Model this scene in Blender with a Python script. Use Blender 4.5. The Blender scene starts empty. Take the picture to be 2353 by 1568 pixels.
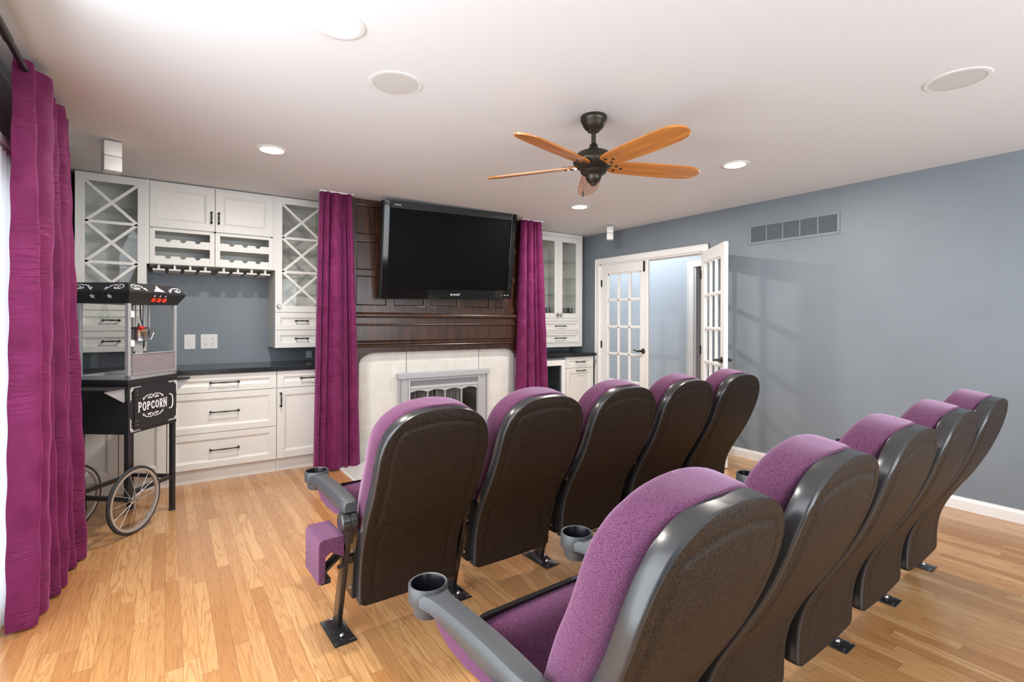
import bpy, bmesh, math, random
from mathutils import Vector, Matrix
PI = math.pi
R = math.radians
scene = bpy.context.scene
COL = scene.collection
random.seed(7)

# ------------------------------------------------------------------ camera
H = 2.44
CAM = bpy.data.cameras.new('camera')
cam = bpy.data.objects.new('camera', CAM)
COL.objects.link(cam)
CAM.sensor_width = 36.0
CAM.lens = 36.0 * 1167.2267 / 2353.0
CAM.shift_y = -(784.0 - 739.1) / 2353.0
CAM.clip_start = 0.03
cam.location = (0, 0, 1.3078)
cam.matrix_world = (Matrix.Translation((0, 0, 1.3078)) @ Matrix.Rotation(R(-34.2559), 4, 'Z')
                    @ Matrix.Rotation(R(90), 4, 'X') @ Matrix.Rotation(R(0.187), 4, 'Z'))
scene.camera = cam

# ------------------------------------------------------------------ world, light, exposure
W = bpy.data.worlds.new('world')
scene.world = W
W.use_nodes = True
W.node_tree.nodes['Background'].inputs[0].default_value = (0.9, 0.95, 1.0, 1)
W.node_tree.nodes['Background'].inputs[1].default_value = 1.2
scene.view_settings.view_transform = 'Standard'
scene.view_settings.look = 'None'
scene.view_settings.gamma = 1.0
scene.view_settings.use_curve_mapping = False
scene.view_settings.exposure = 1.0
scene.cycles.use_denoising = True
scene.cycles.max_bounces = 9
scene.cycles.diffuse_bounces = 6
scene.cycles.glossy_bounces = 4
scene.cycles.transmission_bounces = 6
scene.cycles.transparent_max_bounces = 12
scene.cycles.sample_clamp_indirect = 8.0
scene.cycles.caustics_reflective = False
scene.cycles.caustics_refractive = False


def area(name, loc, target, sx, sy, power, color):
    l = bpy.data.lights.new(name, 'AREA')
    l.shape = 'RECTANGLE'
    l.size = sx
    l.size_y = sy
    l.energy = power
    l.color = color
    o = bpy.data.objects.new(name, l)
    COL.objects.link(o)
    o.location = loc
    d = Vector(target) - Vector(loc)
    o.rotation_euler = d.to_track_quat('-Z', 'Z').to_euler()
    return o


# daylight through the patio door (left), plus fill added behind the camera
area('daylight_patio_door', (-0.80, 1.3, 1.05), (5, 1.5, -1.0), 3.7, 2.0, 62, (0.86, 0.92, 1.0))
area('rear_fill_light', (2.3, -1.95, 1.35), (2.3, 5, -.6), 4.0, 1.9, 66, (0.90, 0.95, 1.0))
# hallway beyond the french doors
area('hallway_light', (5.3, 5.0, 2.40), (5.3, 5.0, 0), 0.8, 2.0, 13, (0.92, 0.96, 1.0))


# ------------------------------------------------------------------ materials
def mat(name, color, rough=0.5, metal=0.0, spec=0.5, sheen=0.0, coat=0.0, emit=None, estr=0.0, sheentint=None, coatrough=0.1):
    m = bpy.data.materials.new(name)
    m.use_nodes = True
    b = m.node_tree.nodes['Principled BSDF']
    b.inputs['Base Color'].default_value = (*color, 1)
    b.inputs['Roughness'].default_value = rough
    b.inputs['Metallic'].default_value = metal
    b.inputs['Specular IOR Level'].default_value = spec
    if sheen:
        b.inputs['Sheen Weight'].default_value = sheen
        b.inputs['Sheen Roughness'].default_value = 0.4
        if sheentint:
            b.inputs['Sheen Tint'].default_value = (*sheentint, 1)
    if coat:
        b.inputs['Coat Weight'].default_value = coat
        b.inputs['Coat Roughness'].default_value = coatrough
    if emit:
        b.inputs['Emission Color'].default_value = (*emit, 1)
        b.inputs['Emission Strength'].default_value = estr
    return m


def nodes(m):
    return m.node_tree.nodes, m.node_tree.links, m.node_tree.nodes['Principled BSDF']


def noise_color(m, c1, c2, scale, detail=4, stretch=(1, 1, 1), lo=0.35, hi=0.65, bump=0.0, bscale=None, coords='Object', bdist=0.002):
    N, L, b = nodes(m)
    tc = N.new('ShaderNodeTexCoord')
    mp = N.new('ShaderNodeMapping')
    mp.inputs['Scale'].default_value = stretch
    L.new(tc.outputs[coords], mp.inputs['Vector'])
    nz = N.new('ShaderNodeTexNoise')
    nz.inputs['Scale'].default_value = scale
    nz.inputs['Detail'].default_value = detail
    L.new(mp.outputs[0], nz.inputs['Vector'])
    cr = N.new('ShaderNodeValToRGB')
    cr.color_ramp.elements[0].position = lo
    cr.color_ramp.elements[1].position = hi
    cr.color_ramp.elements[0].color = (*c1, 1)
    cr.color_ramp.elements[1].color = (*c2, 1)
    L.new(nz.outputs['Fac'], cr.inputs[0])
    L.new(cr.outputs[0], b.inputs['Base Color'])
    if bump:
        n2 = N.new('ShaderNodeTexNoise')
        n2.inputs['Scale'].default_value = bscale or scale
        n2.inputs['Detail'].default_value = 3
        L.new(mp.outputs[0], n2.inputs['Vector'])
        bp = N.new('ShaderNodeBump')
        bp.inputs['Strength'].default_value = bump
        bp.inputs['Distance'].default_value = bdist
        L.new(n2.outputs['Fac'], bp.inputs['Height'])
        L.new(bp.outputs[0], b.inputs['Normal'])
    return m


def glass_mat(name, tint=(0.95, 0.98, 0.97), refl=1.0):
    m = bpy.data.materials.new(name)
    m.use_nodes = True
    N, L = m.node_tree.nodes, m.node_tree.links
    N.clear()
    out = N.new('ShaderNodeOutputMaterial')
    mix = N.new('ShaderNodeMixShader')
    tr = N.new('ShaderNodeBsdfTransparent')
    tr.inputs[0].default_value = (*tint, 1)
    gl = N.new('ShaderNodeBsdfGlossy')
    gl.inputs['Roughness'].default_value = 0.02
    lw = N.new('ShaderNodeFresnel')
    lw.inputs['IOR'].default_value = 1.5
    mu = N.new('ShaderNodeMath')
    mu.operation = 'MULTIPLY'
    mu.inputs[1].default_value = refl
    L.new(lw.outputs[0], mu.inputs[0])
    ge = N.new('ShaderNodeNewGeometry')
    inv = N.new('ShaderNodeMath')
    inv.operation = 'SUBTRACT'
    inv.inputs[0].default_value = 1.0
    L.new(ge.outputs['Backfacing'], inv.inputs[1])
    m2 = N.new('ShaderNodeMath')
    m2.operation = 'MULTIPLY'
    L.new(mu.outputs[0], m2.inputs[0])
    L.new(inv.outputs[0], m2.inputs[1])
    L.new(m2.outputs[0], mix.inputs[0])
    L.new(tr.outputs[0], mix.inputs[1])
    L.new(gl.outputs[0], mix.inputs[2])
    L.new(mix.outputs[0], out.inputs[0])
    return m


M = {}
M['wall'] = noise_color(mat('blue_grey_wall_paint', (.2, .24, .28), 0.50, spec=0.5), (.182, .214, .243), (.196, .229, .260), 2.2, bump=0.05, bscale=160)
M['ceiling'] = mat('ceiling_paint', (.745, .765, .78), 0.9, spec=0.1)
M['hall'] = mat('hallway_paint', (.42, .48, .54), 0.6)
M['trim'] = mat('white_trim_paint', (.80, .80, .79), 0.35)
M['cab'] = mat('white_cabinet_paint', (.70, .70, .675), 0.42)
M['dark'] = mat('black_metal_hardware', (.012, .011, .010), 0.35, metal=0.4)
M['counter'] = noise_color(mat('black_granite', (.02, .021, .024), 0.16), (.012, .013, .015), (.05, .052, .056), 420, lo=.5, hi=.75)
M['glass'] = glass_mat('clear_glass', (.985, .99, .985))
M['shelfglass'] = glass_mat('shelf_glass', (.93, .965, .945), 1.0)
M['tile'] = None
M['grey'] = mat('grey_painted_metal', (.44, .45, .475), 0.35, metal=0.2)
M['greylight'] = mat('light_grey_metal', (.52, .53, .555), 0.35, metal=0.2)
M['firebox'] = mat('firebox_black', (.02, .02, .02), 0.8)
M['mesh'] = noise_color(mat('mesh_screen', (.16, .15, .145), 0.6, metal=0.3), (.10, .095, .09), (.26, .25, .25), 60, stretch=(1, 1, .08), lo=.4, hi=.6)
M['tvblack'] = mat('gloss_black_bezel', (.006, .006, .006), 0.07, spec=.4)
M['tvtop'] = mat('satin_black_housing', (.012, .012, .011), 0.45, spec=.3)
M['screen'] = mat('dark_screen', (.0022, .0022, .002), 0.45, spec=0.06)
M['logo'] = mat('silver_lettering', (.75, .76, .78), 0.3, emit=None)
M['bronze'] = mat('aged_bronze', (.050, .044, .034), 0.36, metal=0.75)
M['velvet'] = None
M['fabric'] = None
M['rim'] = mat('smooth_charcoal_plastic', (.026, .026, .028), 0.27, spec=0.6)
M['arm'] = noise_color(mat('grey_arm_plastic', (.06, .063, .07), 0.42), (.042, .045, .050), (.056, .060, .066), 300, bump=0.15, bscale=500)
M['cupin'] = mat('black_cup_lining', (.005, .005, .007), 0.3, spec=0.25)
M['steelblack'] = mat('black_powder_steel', (.024, .023, .024), 0.28, metal=0.3, coat=0.4)
M['chrome'] = mat('bright_steel', (.62, .62, .64), 0.22, metal=1.0)
M['alu'] = mat('brushed_aluminium', (.46, .47, .50), 0.42, metal=0.45)
M['cartblack'] = mat('cart_black_enamel', (.016, .016, .018), 0.42)
M['white'] = mat('white_print', (.80, .80, .82), 0.5)
M['whiteplastic'] = mat('white_plastic', (.74, .735, .72), 0.35)
M['red'] = mat('red_plastic', (.55, .035, .02), 0.3, emit=(.9, .08, .02), estr=0.15)
M['knobred'] = mat('red_handle', (.50, .02, .02), 0.3)
M['tire'] = mat('black_rubber', (.025, .026, .03), 0.7)
M['acrylic'] = mat('tinted_acrylic', (.30, .255, .28), 0.2)
M['acrylic'].node_tree.nodes['Principled BSDF'].inputs['Alpha'].default_value = 0.6
M['smoked'] = glass_mat('smoked_glass', (.70, .74, .76), 1.8)
M['tumbler'] = mat('dark_tumbler', (.05, .05, .05), 0.1)
M['grille'] = noise_color(mat('speaker_grille', (.62, .62, .60), 0.8), (.56, .56, .545), (.64, .64, .62), 900)
M['slot'] = mat('slot_black', (.03, .03, .03), 0.6)
M['ventdark'] = mat('vent_grey', (.20, .235, .26), 0.5)
M['ventgap'] = mat('vent_gap', (.06, .068, .07), 0.8)
M['lamp'] = mat('lamp_diffuser', (.9, .9, .9), 0.5, emit=(1, .985, .95), estr=9.0)
M['darkleather'] = mat('black_leatherette', (.02, .02, .02), 0.5)
M['out'] = mat('sunlit_patio', (.8, .8, .8), 0.9)
M['sheer'] = mat('white_sheer', (.85, .86, .88), 0.8)


def wood_dark():
    m = mat('dark_mahogany', (.03, .012, .008), 0.32, coat=0.12, coatrough=0.15)
    N, L, b = nodes(m)
    tc = N.new('ShaderNodeTexCoord')
    mp = N.new('ShaderNodeMapping')
    mp.inputs['Scale'].default_value = (14, 14, 1.3)
    L.new(tc.outputs['Object'], mp.inputs['Vector'])
    nz = N.new('ShaderNodeTexNoise')
    nz.inputs['Scale'].default_value = 3.0
    nz.inputs['Detail'].default_value = 6
    L.new(mp.outputs[0], nz.inputs['Vector'])
    cr = N.new('ShaderNodeValToRGB')
    cr.color_ramp.elements[0].position = .3
    cr.color_ramp.elements[1].position = .75
    cr.color_ramp.elements[0].color = (.014, .006, .004, 1)
    cr.color_ramp.elements[1].color = (.070, .026, .011, 1)
    L.new(nz.outputs['Fac'], cr.inputs[0])
    L.new(cr.outputs[0], b.inputs['Base Color'])
    return m


M['mahogany'] = wood_dark()


def blade_wood():
    m = mat('honey_blade_wood', (.4, .15, .03), 0.3, coat=0.3)
    N, L, b = nodes(m)
    tc = N.new('ShaderNodeTexCoord')
    mp = N.new('ShaderNodeMapping')
    mp.inputs['Scale'].default_value = (3, 40, 40)
    L.new(tc.outputs['Object'], mp.inputs['Vector'])
    nz = N.new('ShaderNodeTexNoise')
    nz.inputs['Scale'].default_value = 1.2
    nz.inputs['Detail'].default_value = 5
    L.new(mp.outputs[0], nz.inputs['Vector'])
    cr = N.new('ShaderNodeValToRGB')
    cr.color_ramp.elements[0].position = .3
    cr.color_ramp.elements[1].position = .75
    cr.color_ramp.elements[0].color = (.34, .105, .022, 1)
    cr.color_ramp.elements[1].color = (.62, .25, .045, 1)
    L.new(nz.outputs['Fac'], cr.inputs[0])
    L.new(cr.outputs[0], b.inputs['Base Color'])
    return m


M['blade'] = blade_wood()
M['bladeedge'] = mat('blade_edge_wood', (.20, .065, .028), 0.35)


def tile_mat():
    m = mat('cream_stone_tile', (.66, .64, .59), 0.3)
    N, L, b = nodes(m)
    tc = N.new('ShaderNodeTexCoord')
    sp = N.new('ShaderNodeSeparateXYZ')
    L.new(tc.outputs['Object'], sp.inputs[0])
    cb = N.new('ShaderNodeCombineXYZ')
    # x runs along the wall, rows run up z
    ad = N.new('ShaderNodeMath'); ad.operation = 'ADD'; ad.inputs[1].default_value = -1.587 + 0.305 * 6
    L.new(sp.outputs['X'], ad.inputs[0])
    az = N.new('ShaderNodeMath'); az.operation = 'ADD'; az.inputs[1].default_value = -0.91 + 0.305 * 6
    zz = N.new('ShaderNodeMath'); zz.operation = 'ADD'
    L.new(sp.outputs['Z'], az.inputs[0])
    L.new(ad.outputs[0], cb.inputs[0])
    L.new(az.outputs[0], cb.inputs[1])
    br = N.new('ShaderNodeTexBrick')
    br.offset = 0.0
    br.inputs['Scale'].default_value = 1.0
    br.inputs['Brick Width'].default_value = .305
    br.inputs['Row Height'].default_value = .305
    br.inputs['Mortar Size'].default_value = .003
    br.inputs['Mortar Smooth'].default_value = .3
    br.inputs['Color1'].default_value = (.64, .63, .60, 1)
    br.inputs['Color2'].default_value = (.69, .68, .65, 1)
    br.inputs['Mortar'].default_value = (.78, .77, .72, 1)
    L.new(cb.outputs[0], br.inputs['Vector'])
    nz = N.new('ShaderNodeTexNoise')
    nz.inputs['Scale'].default_value = 9
    nz.inputs['Detail'].default_value = 8
    L.new(tc.outputs['Object'], nz.inputs['Vector'])
    cr = N.new('ShaderNodeValToRGB')
    cr.color_ramp.elements[0].position = .3
    cr.color_ramp.elements[1].position = .7
    cr.color_ramp.elements[0].color = (.90, .89, .87, 1)
    cr.color_ramp.elements[1].color = (1, 1, 1, 1)
    L.new(nz.outputs['Fac'], cr.inputs[0])
    mx = N.new('ShaderNodeMix')
    mx.data_type = 'RGBA'
    mx.blend_type = 'MULTIPLY'
    mx.inputs[0].default_value = 1
    L.new(br.outputs['Color'], mx.inputs[6])
    L.new(cr.outputs[0], mx.inputs[7])
    L.new(mx.outputs[2], b.inputs['Base Color'])
    return m


M['tile'] = tile_mat()


def fabric_mat():
    m = mat('purple_woven_fabric', (.3, .1, .25), 0.92, sheen=0.45, sheentint=(.85, .6, .85), spec=0.15)
    N, L, b = nodes(m)
    tc = N.new('ShaderNodeTexCoord')
    nz = N.new('ShaderNodeTexNoise')
    nz.inputs['Scale'].default_value = 420
    nz.inputs['Detail'].default_value = 2
    L.new(tc.outputs['Object'], nz.inputs['Vector'])
    cr = N.new('ShaderNodeValToRGB')
    e = cr.color_ramp.elements
    e[0].position = .30
    e[1].position = .70
    e[0].color = (.050, .013, .037, 1)
    e[1].color = (.155, .056, .112, 1)
    L.new(nz.outputs['Fac'], cr.inputs[0])
    L.new(cr.outputs[0], b.inputs['Base Color'])
    bp = N.new('ShaderNodeBump')
    bp.inputs['Strength'].default_value = .5
    bp.inputs['Distance'].default_value = .001
    L.new(nz.outputs['Fac'], bp.inputs['Height'])
    L.new(bp.outputs[0], b.inputs['Normal'])
    return m


M['fabric'] = fabric_mat()


def velvet_mat():
    m = mat('plum_velvet', (.22, .012, .11), 0.62, sheen=0.9, sheentint=(.95, .30, .75), spec=0.3)
    N, L, b = nodes(m)
    tc = N.new('ShaderNodeTexCoord')
    # soft mottling of the nap
    nz = N.new('ShaderNodeTexNoise')
    nz.inputs['Scale'].default_value = 9
    nz.inputs['Detail'].default_value = 6
    L.new(tc.outputs['Object'], nz.inputs['Vector'])
    cr = N.new('ShaderNodeValToRGB')
    cr.color_ramp.elements[0].position = .3
    cr.color_ramp.elements[1].position = .7
    cr.color_ramp.elements[0].color = (.205, .017, .100, 1)
    cr.color_ramp.elements[1].color = (.33, .042, .175, 1)
    L.new(nz.outputs['Fac'], cr.inputs[0])
    L.new(cr.outputs[0], b.inputs['Base Color'])
    # crushed horizontal creases and fine crinkles
    mp = N.new('ShaderNodeMapping')
    mp.inputs['Scale'].default_value = (2.2, 2.2, 15)
    L.new(tc.outputs['Object'], mp.inputs['Vector'])
    hs_ = []
    for sc_, dist in ((.8, .5), (1.7, .4)):
        n2 = N.new('ShaderNodeTexNoise')
        n2.inputs['Scale'].default_value = sc_
        n2.inputs['Detail'].default_value = 3
        n2.inputs['Distortion'].default_value = dist
        L.new(mp.outputs[0], n2.inputs['Vector'])
        a1 = N.new('ShaderNodeMath'); a1.operation = 'SUBTRACT'; a1.inputs[1].default_value = .5
        L.new(n2.outputs['Fac'], a1.inputs[0])
        a2 = N.new('ShaderNodeMath'); a2.operation = 'ABSOLUTE'
        L.new(a1.outputs[0], a2.inputs[0])
        a3 = N.new('ShaderNodeMapRange')
        a3.inputs['From Min'].default_value = 0
        a3.inputs['From Max'].default_value = .035
        a3.interpolation_type = 'SMOOTHSTEP'
        L.new(a2.outputs[0], a3.inputs['Value'])
        hs_.append(a3.outputs[0])
    # creases only in patches
    n4 = N.new('ShaderNodeTexNoise')
    n4.inputs['Scale'].default_value = 4.5
    L.new(tc.outputs['Object'], n4.inputs['Vector'])
    pr_ = N.new('ShaderNodeMapRange')
    pr_.inputs['From Min'].default_value = .50
    pr_.inputs['From Max'].default_value = .66
    L.new(n4.outputs['Fac'], pr_.inputs['Value'])
    mn = N.new('ShaderNodeMath'); mn.operation = 'MINIMUM'
    L.new(hs_[0], mn.inputs[0]); L.new(hs_[1], mn.inputs[1])
    one = N.new('ShaderNodeMix'); one.data_type = 'FLOAT'
    L.new(pr_.outputs[0], one.inputs[0])
    one.inputs[2].default_value = 1.0
    L.new(mn.outputs[0], one.inputs[3])
    bp = N.new('ShaderNodeBump')
    bp.inputs['Strength'].default_value = .8
    bp.inputs['Distance'].default_value = .006
    L.new(one.outputs[0], bp.inputs['Height'])
    L.new(bp.outputs[0], b.inputs['Normal'])
    return m


M['velvet'] = velvet_mat()


def shell_mat():
    m = mat('textured_brown_black_plastic', (.022, .016, .013), 0.52, spec=0.2)
    return noise_color(m, (.006, .004, .003), (.036, .022, .014), 260, detail=2, bump=0.9, bscale=330, bdist=0.0012)


M['shell'] = shell_mat()


def floor_mat():
    m = mat('red_oak_strip_floor', (.5, .3, .14), 0.25, coat=0.35, coatrough=0.22)
    N, L, b = nodes(m)

    def math_(op, a, c=None, clamp=False):
        n = N.new('ShaderNodeMath')
        n.operation = op
        n.use_clamp = clamp
        for i, v in enumerate((a, c)):
            if v is None:
                continue
            if isinstance(v, (int, float)):
                n.inputs[i].default_value = v
            else:
                L.new(v, n.inputs[i])
        return n.outputs[0]
    tc = N.new('ShaderNodeTexCoord')
    sp = N.new('ShaderNodeSeparateXYZ')
    L.new(tc.outputs['Object'], sp.inputs[0])
    x, y = sp.outputs['X'], sp.outputs['Y']
    bw = .057
    col = math_('DIVIDE', x, bw)
    ci = math_('FLOOR', col)
    wn = N.new('ShaderNodeTexWhiteNoise')
    wn.noise_dimensions = '1D'
    L.new(ci, wn.inputs['W'])
    off = math_('MULTIPLY', wn.outputs['Value'], 7.0)
    yy = math_('ADD', math_('DIVIDE', y, .78), off)
    bi = math_('FLOOR', yy)
    key = math_('ADD', math_('MULTIPLY', ci, 17.31), math_('MULTIPLY', bi, 3.77))
    w2 = N.new('ShaderNodeTexWhiteNoise')
    w2.noise_dimensions = '1D'
    L.new(key, w2.inputs['W'])
    rnd = w2.outputs['Value']
    # grain
    cb = N.new('ShaderNodeCombineXYZ')
    L.new(math_('ADD', math_('MULTIPLY', x, 7.0), math_('MULTIPLY', rnd, 60.0)), cb.inputs[0])
    L.new(math_('ADD', math_('MULTIPLY', y, 0.50), math_('MULTIPLY', rnd, 31.0)), cb.inputs[1])
    nz = N.new('ShaderNodeTexNoise')
    nz.inputs['Scale'].default_value = 1.7
    nz.inputs['Detail'].default_value = 2.5
    nz.inputs['Roughness'].default_value = .45
    L.new(cb.outputs[0], nz.inputs['Vector'])
    w5 = N.new('ShaderNodeTexWhiteNoise')
    w5.noise_dimensions = '1D'
    L.new(math_('ADD', key, 91.7), w5.inputs['W'])
    ring = math_('SINE', math_('MULTIPLY', nz.outputs['Fac'], math_('ADD', 50.0, math_('MULTIPLY', w5.outputs['Value'], 110.0))))
    ring = math_('MULTIPLY', math_('ADD', ring, 1.0), .5)
    ring = math_('MULTIPLY', math_('POWER', ring, 3.0), math_('ADD', .25, math_('MULTIPLY', w5.outputs['Color'], .0) if False else math_('MULTIPLY', rnd, .75)))
    # pores
    cb2 = N.new('ShaderNodeCombineXYZ')
    L.new(math_('MULTIPLY', x, 260.0), cb2.inputs[0])
    L.new(math_('MULTIPLY', y, 9.0), cb2.inputs[1])
    L.new(rnd, cb2.inputs[2])
    n3 = N.new('ShaderNodeTexNoise')
    n3.inputs['Scale'].default_value = 1.0
    n3.inputs['Detail'].default_value = 3
    L.new(cb2.outputs[0], n3.inputs['Vector'])
    cr = N.new('ShaderNodeValToRGB')
    e = cr.color_ramp.elements
    e[0].position = 0
    e[0].color = (.40, .185, .064, 1)
    e[1].position = 1
    e[1].color = (.59, .340, .145, 1)
    e2 = cr.color_ramp.elements.new(.5)
    e2.color = (.50, .260, .100, 1)
    L.new(rnd, cr.inputs[0])

    def mult(ca, fac, colr):
        mx = N.new('ShaderNodeMix')
        mx.data_type = 'RGBA'
        mx.blend_type = 'MULTIPLY'
        L.new(fac, mx.inputs[0])
        L.new(ca, mx.inputs[6])
        mx.inputs[7].default_value = (*colr, 1)
        return mx.outputs[2]
    c = mult(cr.outputs[0], math_('MULTIPLY', ring, .62), (.62, .45, .32))
    c = mult(c, math_('MULTIPLY', math_('SUBTRACT', n3.outputs['Fac'], .45, True), 1.6), (.60, .45, .35))
    # joints
    fx = math_('FRACT', col)
    ex = math_('MINIMUM', fx, math_('SUBTRACT', 1.0, fx))
    jx = math_('LESS_THAN', ex, .012)
    fy = math_('FRACT', yy)
    ey = math_('MINIMUM', fy, math_('SUBTRACT', 1.0, fy))
    jy = math_('LESS_THAN', ey, .0011)
    j = math_('MAXIMUM', jx, jy)
    c = mult(c, math_('MULTIPLY', j, .75), (.42, .28, .2))
    L.new(c, b.inputs['Base Color'])
    bp = N.new('ShaderNodeBump')
    bp.inputs['Strength'].default_value = .12
    bp.inputs['Distance'].default_value = .001
    L.new(math_('SUBTRACT', 1.0, math_('ADD', j, math_('MULTIPLY', ring, .2))), bp.inputs['Height'])
    L.new(bp.outputs[0], b.inputs['Normal'])
    return m


M['floor'] = floor_mat()


# ------------------------------------------------------------------ mesh helpers
def nb():
    return bmesh.new()


def box(bm, x0, x1, y0, y1, z0, z1, bevel=0.0, seg=2, mi=0):
    r = bmesh.ops.create_cube(bm, size=1.0)
    vs = r['verts']
    for v in vs:
        v.co = Vector(((x0 + x1) / 2 + v.co.x * (x1 - x0), (y0 + y1) / 2 + v.co.y * (y1 - y0), (z0 + z1) / 2 + v.co.z * (z1 - z0)))
    fs = {f for v in vs for f in v.link_faces}
    for f in fs:
        f.material_index = mi
    if bevel > 0:
        es = list({e for v in vs for e in v.link_edges})
        bmesh.ops.bevel(bm, geom=es, offset=bevel, segments=seg, affect='EDGES', profile=0.5)
    return vs


def box_m(bm, mtx, sx, sy, sz, bevel=0.0, seg=2, mi=0):
    """box of size sx,sy,sz centred on mtx"""
    r = bmesh.ops.create_cube(bm, size=1.0)
    vs = r['verts']
    for v in vs:
        v.co = mtx @ Vector((v.co.x * sx, v.co.y * sy, v.co.z * sz))
    for f in {f for v in vs for f in v.link_faces}:
        f.material_index = mi
    if bevel > 0:
        es = list({e for v in vs for e in v.link_edges})
        bmesh.ops.bevel(bm, geom=es, offset=bevel, segments=seg, affect='EDGES', profile=0.5)


def bar(bm, p0, p1, w, d, bevel=0.0, up=(0, 0, 1), mi=0):
    p0, p1 = Vector(p0), Vector(p1)
    dz = (p1 - p0)
    ln = dz.length
    z = dz.normalized()
    u = Vector(up)
    if abs(z.dot(u)) > .95:
        u = Vector((0, 1, 0))
    x = u.cross(z).normalized()
    y = z.cross(x)
    m = Matrix((x, y, z)).transposed().to_4x4()
    m.translation = (p0 + p1) / 2
    box_m(bm, m, w, d, ln, bevel, mi=mi)


def loft(bm, loops, cap=True, closed=True, mi=0):
    rows = [[bm.verts.new(p) for p in lp] for lp in loops]
    n = len(rows[0])
    fs = []
    for a, b_ in zip(rows[:-1], rows[1:]):
        rng = range(n) if closed else range(n - 1)
        for i in rng:
            j = (i + 1) % n
            try:
                f = bm.faces.new((a[i], a[j], b_[j], b_[i]))
                f.material_index = mi
                fs.append(f)
            except ValueError:
                pass
    if cap and closed:
        for rw, rev in ((rows[0], True), (rows[-1], False)):
            try:
                f = bm.faces.new(list(reversed(rw)) if rev else rw)
                f.material_index = mi
            except ValueError:
                pass
    return rows


def frame_of(t, prev=None):
    t = t.normalized()
    if prev is None:
        u = Vector((0, 0, 1)) if abs(t.z) < .9 else Vector((1, 0, 0))
        n = (u - t * u.dot(t)).normalized()
    else:
        n = (prev - t * prev.dot(t)).normalized()
    return n, t.cross(n)


def tube(bm, pts, r, seg=8, cap=True, mi=0):
    pts = [Vector(p) for p in pts]
    rr = r if isinstance(r, (list, tuple)) else [r] * len(pts)
    loops = []
    prev = None
    for i, p in enumerate(pts):
        t = pts[min(i + 1, len(pts) - 1)] - pts[max(i - 1, 0)]
        n, b_ = frame_of(t, prev)
        prev = n
        loops.append([p + n * (math.cos(2 * PI * k / seg) * rr[i]) + b_ * (math.sin(2 * PI * k / seg) * rr[i]) for k in range(seg)])
    loft(bm, loops, cap, mi=mi)


def lathe(bm, prof, c, axis=(0, 0, 1), seg=28, cap=True, mi=0):
    """prof: list of (radius, height along axis)"""
    ax = Vector(axis).normalized()
    n, b_ = frame_of(ax)
    c = Vector(c)
    loops = []
    for r, h in prof:
        r = max(r, 1e-5)
        loops.append([c + ax * h + n * (math.cos(2 * PI * k / seg) * r) + b_ * (math.sin(2 * PI * k / seg) * r) for k in range(seg)])
    loft(bm, loops, cap, mi=mi)


def prism(bm, poly, d, f, mi=0):
    """poly 2D points; f(u,v,w)->3D; extruded from w=0 to w=d"""
    a = [bm.verts.new(f(u, v, 0)) for u, v in poly]
    b_ = [bm.verts.new(f(u, v, d)) for u, v in poly]
    n = len(poly)
    fs = [bm.faces.new(a), bm.faces.new(list(reversed(b_)))]
    for i in range(n):
        j = (i + 1) % n
        fs.append(bm.faces.new((a[i], b_[i], b_[j], a[j])))
    for q in fs:
        q.material_index = mi
    return fs


def ribbon(bm, pts, w, d, f, mi=0):
    """flat raised stroke along 2D pts, width w (number or list), thickness d"""
    n = len(pts)
    ws = w if isinstance(w, (list, tuple)) else [w] * n
    loops = []
    for i in range(n):
        a = Vector(pts[max(i - 1, 0)])
        c = Vector(pts[min(i + 1, n - 1)])
        t = (c - a)
        if t.length < 1e-9:
            t = Vector((1, 0))
        t.normalize()
        nn = Vector((-t.y, t.x)) * ws[i] / 2
        p = Vector(pts[i])
        l, r_ = p + nn, p - nn
        loops.append([f(l.x, l.y, 0), f(r_.x, r_.y, 0), f(r_.x, r_.y, d), f(l.x, l.y, d)])
    loft(bm, loops, True, mi=mi)


def root_loc(o):
    v = Vector((0, 0, 0))
    while o is not None:
        v += o.location
        o = o.parent
    return v


def obj(name, bm, m, parent=None, smooth=False, loc=None, angle=40):
    """bm is in world coordinates; becomes ONE mesh object"""
    bmesh.ops.recalc_face_normals(bm, faces=bm.faces[:])
    org = root_loc(parent) if parent is not None else Vector(loc or (0, 0, 0))
    if org.length > 0:
        bmesh.ops.translate(bm, verts=bm.verts[:], vec=-org)
    me = bpy.data.meshes.new(name)
    bm.to_mesh(me)
    bm.free()
    for mm in (m if isinstance(m, (list, tuple)) else [m]):
        me.materials.append(mm)
    if smooth:
        for p in me.polygons:
            p.use_smooth = True
        try:
            me.set_sharp_from_angle(angle=R(angle))
        except Exception:
            pass
    o = bpy.data.objects.new(name, me)
    COL.objects.link(o)
    if parent is not None:
        o.parent = parent
    else:
        o.location = org
    return o


def tag(o, label=None, cat=None, group=None, kind=None):
    if label:
        o['label'] = label
    if cat:
        o['category'] = cat
    if group:
        o['group'] = group
    if kind:
        o['kind'] = kind
    return o


def thing(name, label, cat, loc=(0, 0, 0), group=None):
    o = bpy.data.objects.new(name, None)
    o.empty_display_size = .1
    COL.objects.link(o)
    o.location = loc
    return tag(o, label, cat, group)


def struct(name, bm, m, smooth=False, label=None):
    o = obj(name, bm, m, smooth=smooth)
    o['kind'] = 'structure'
    if label:
        o['label'] = label
    return o


def copy_tree(o, parent=None):
    c = o.copy()
    COL.objects.link(c)
    c.parent = parent
    for ch in list(o.children):
        copy_tree(ch, c)
    return c


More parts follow.
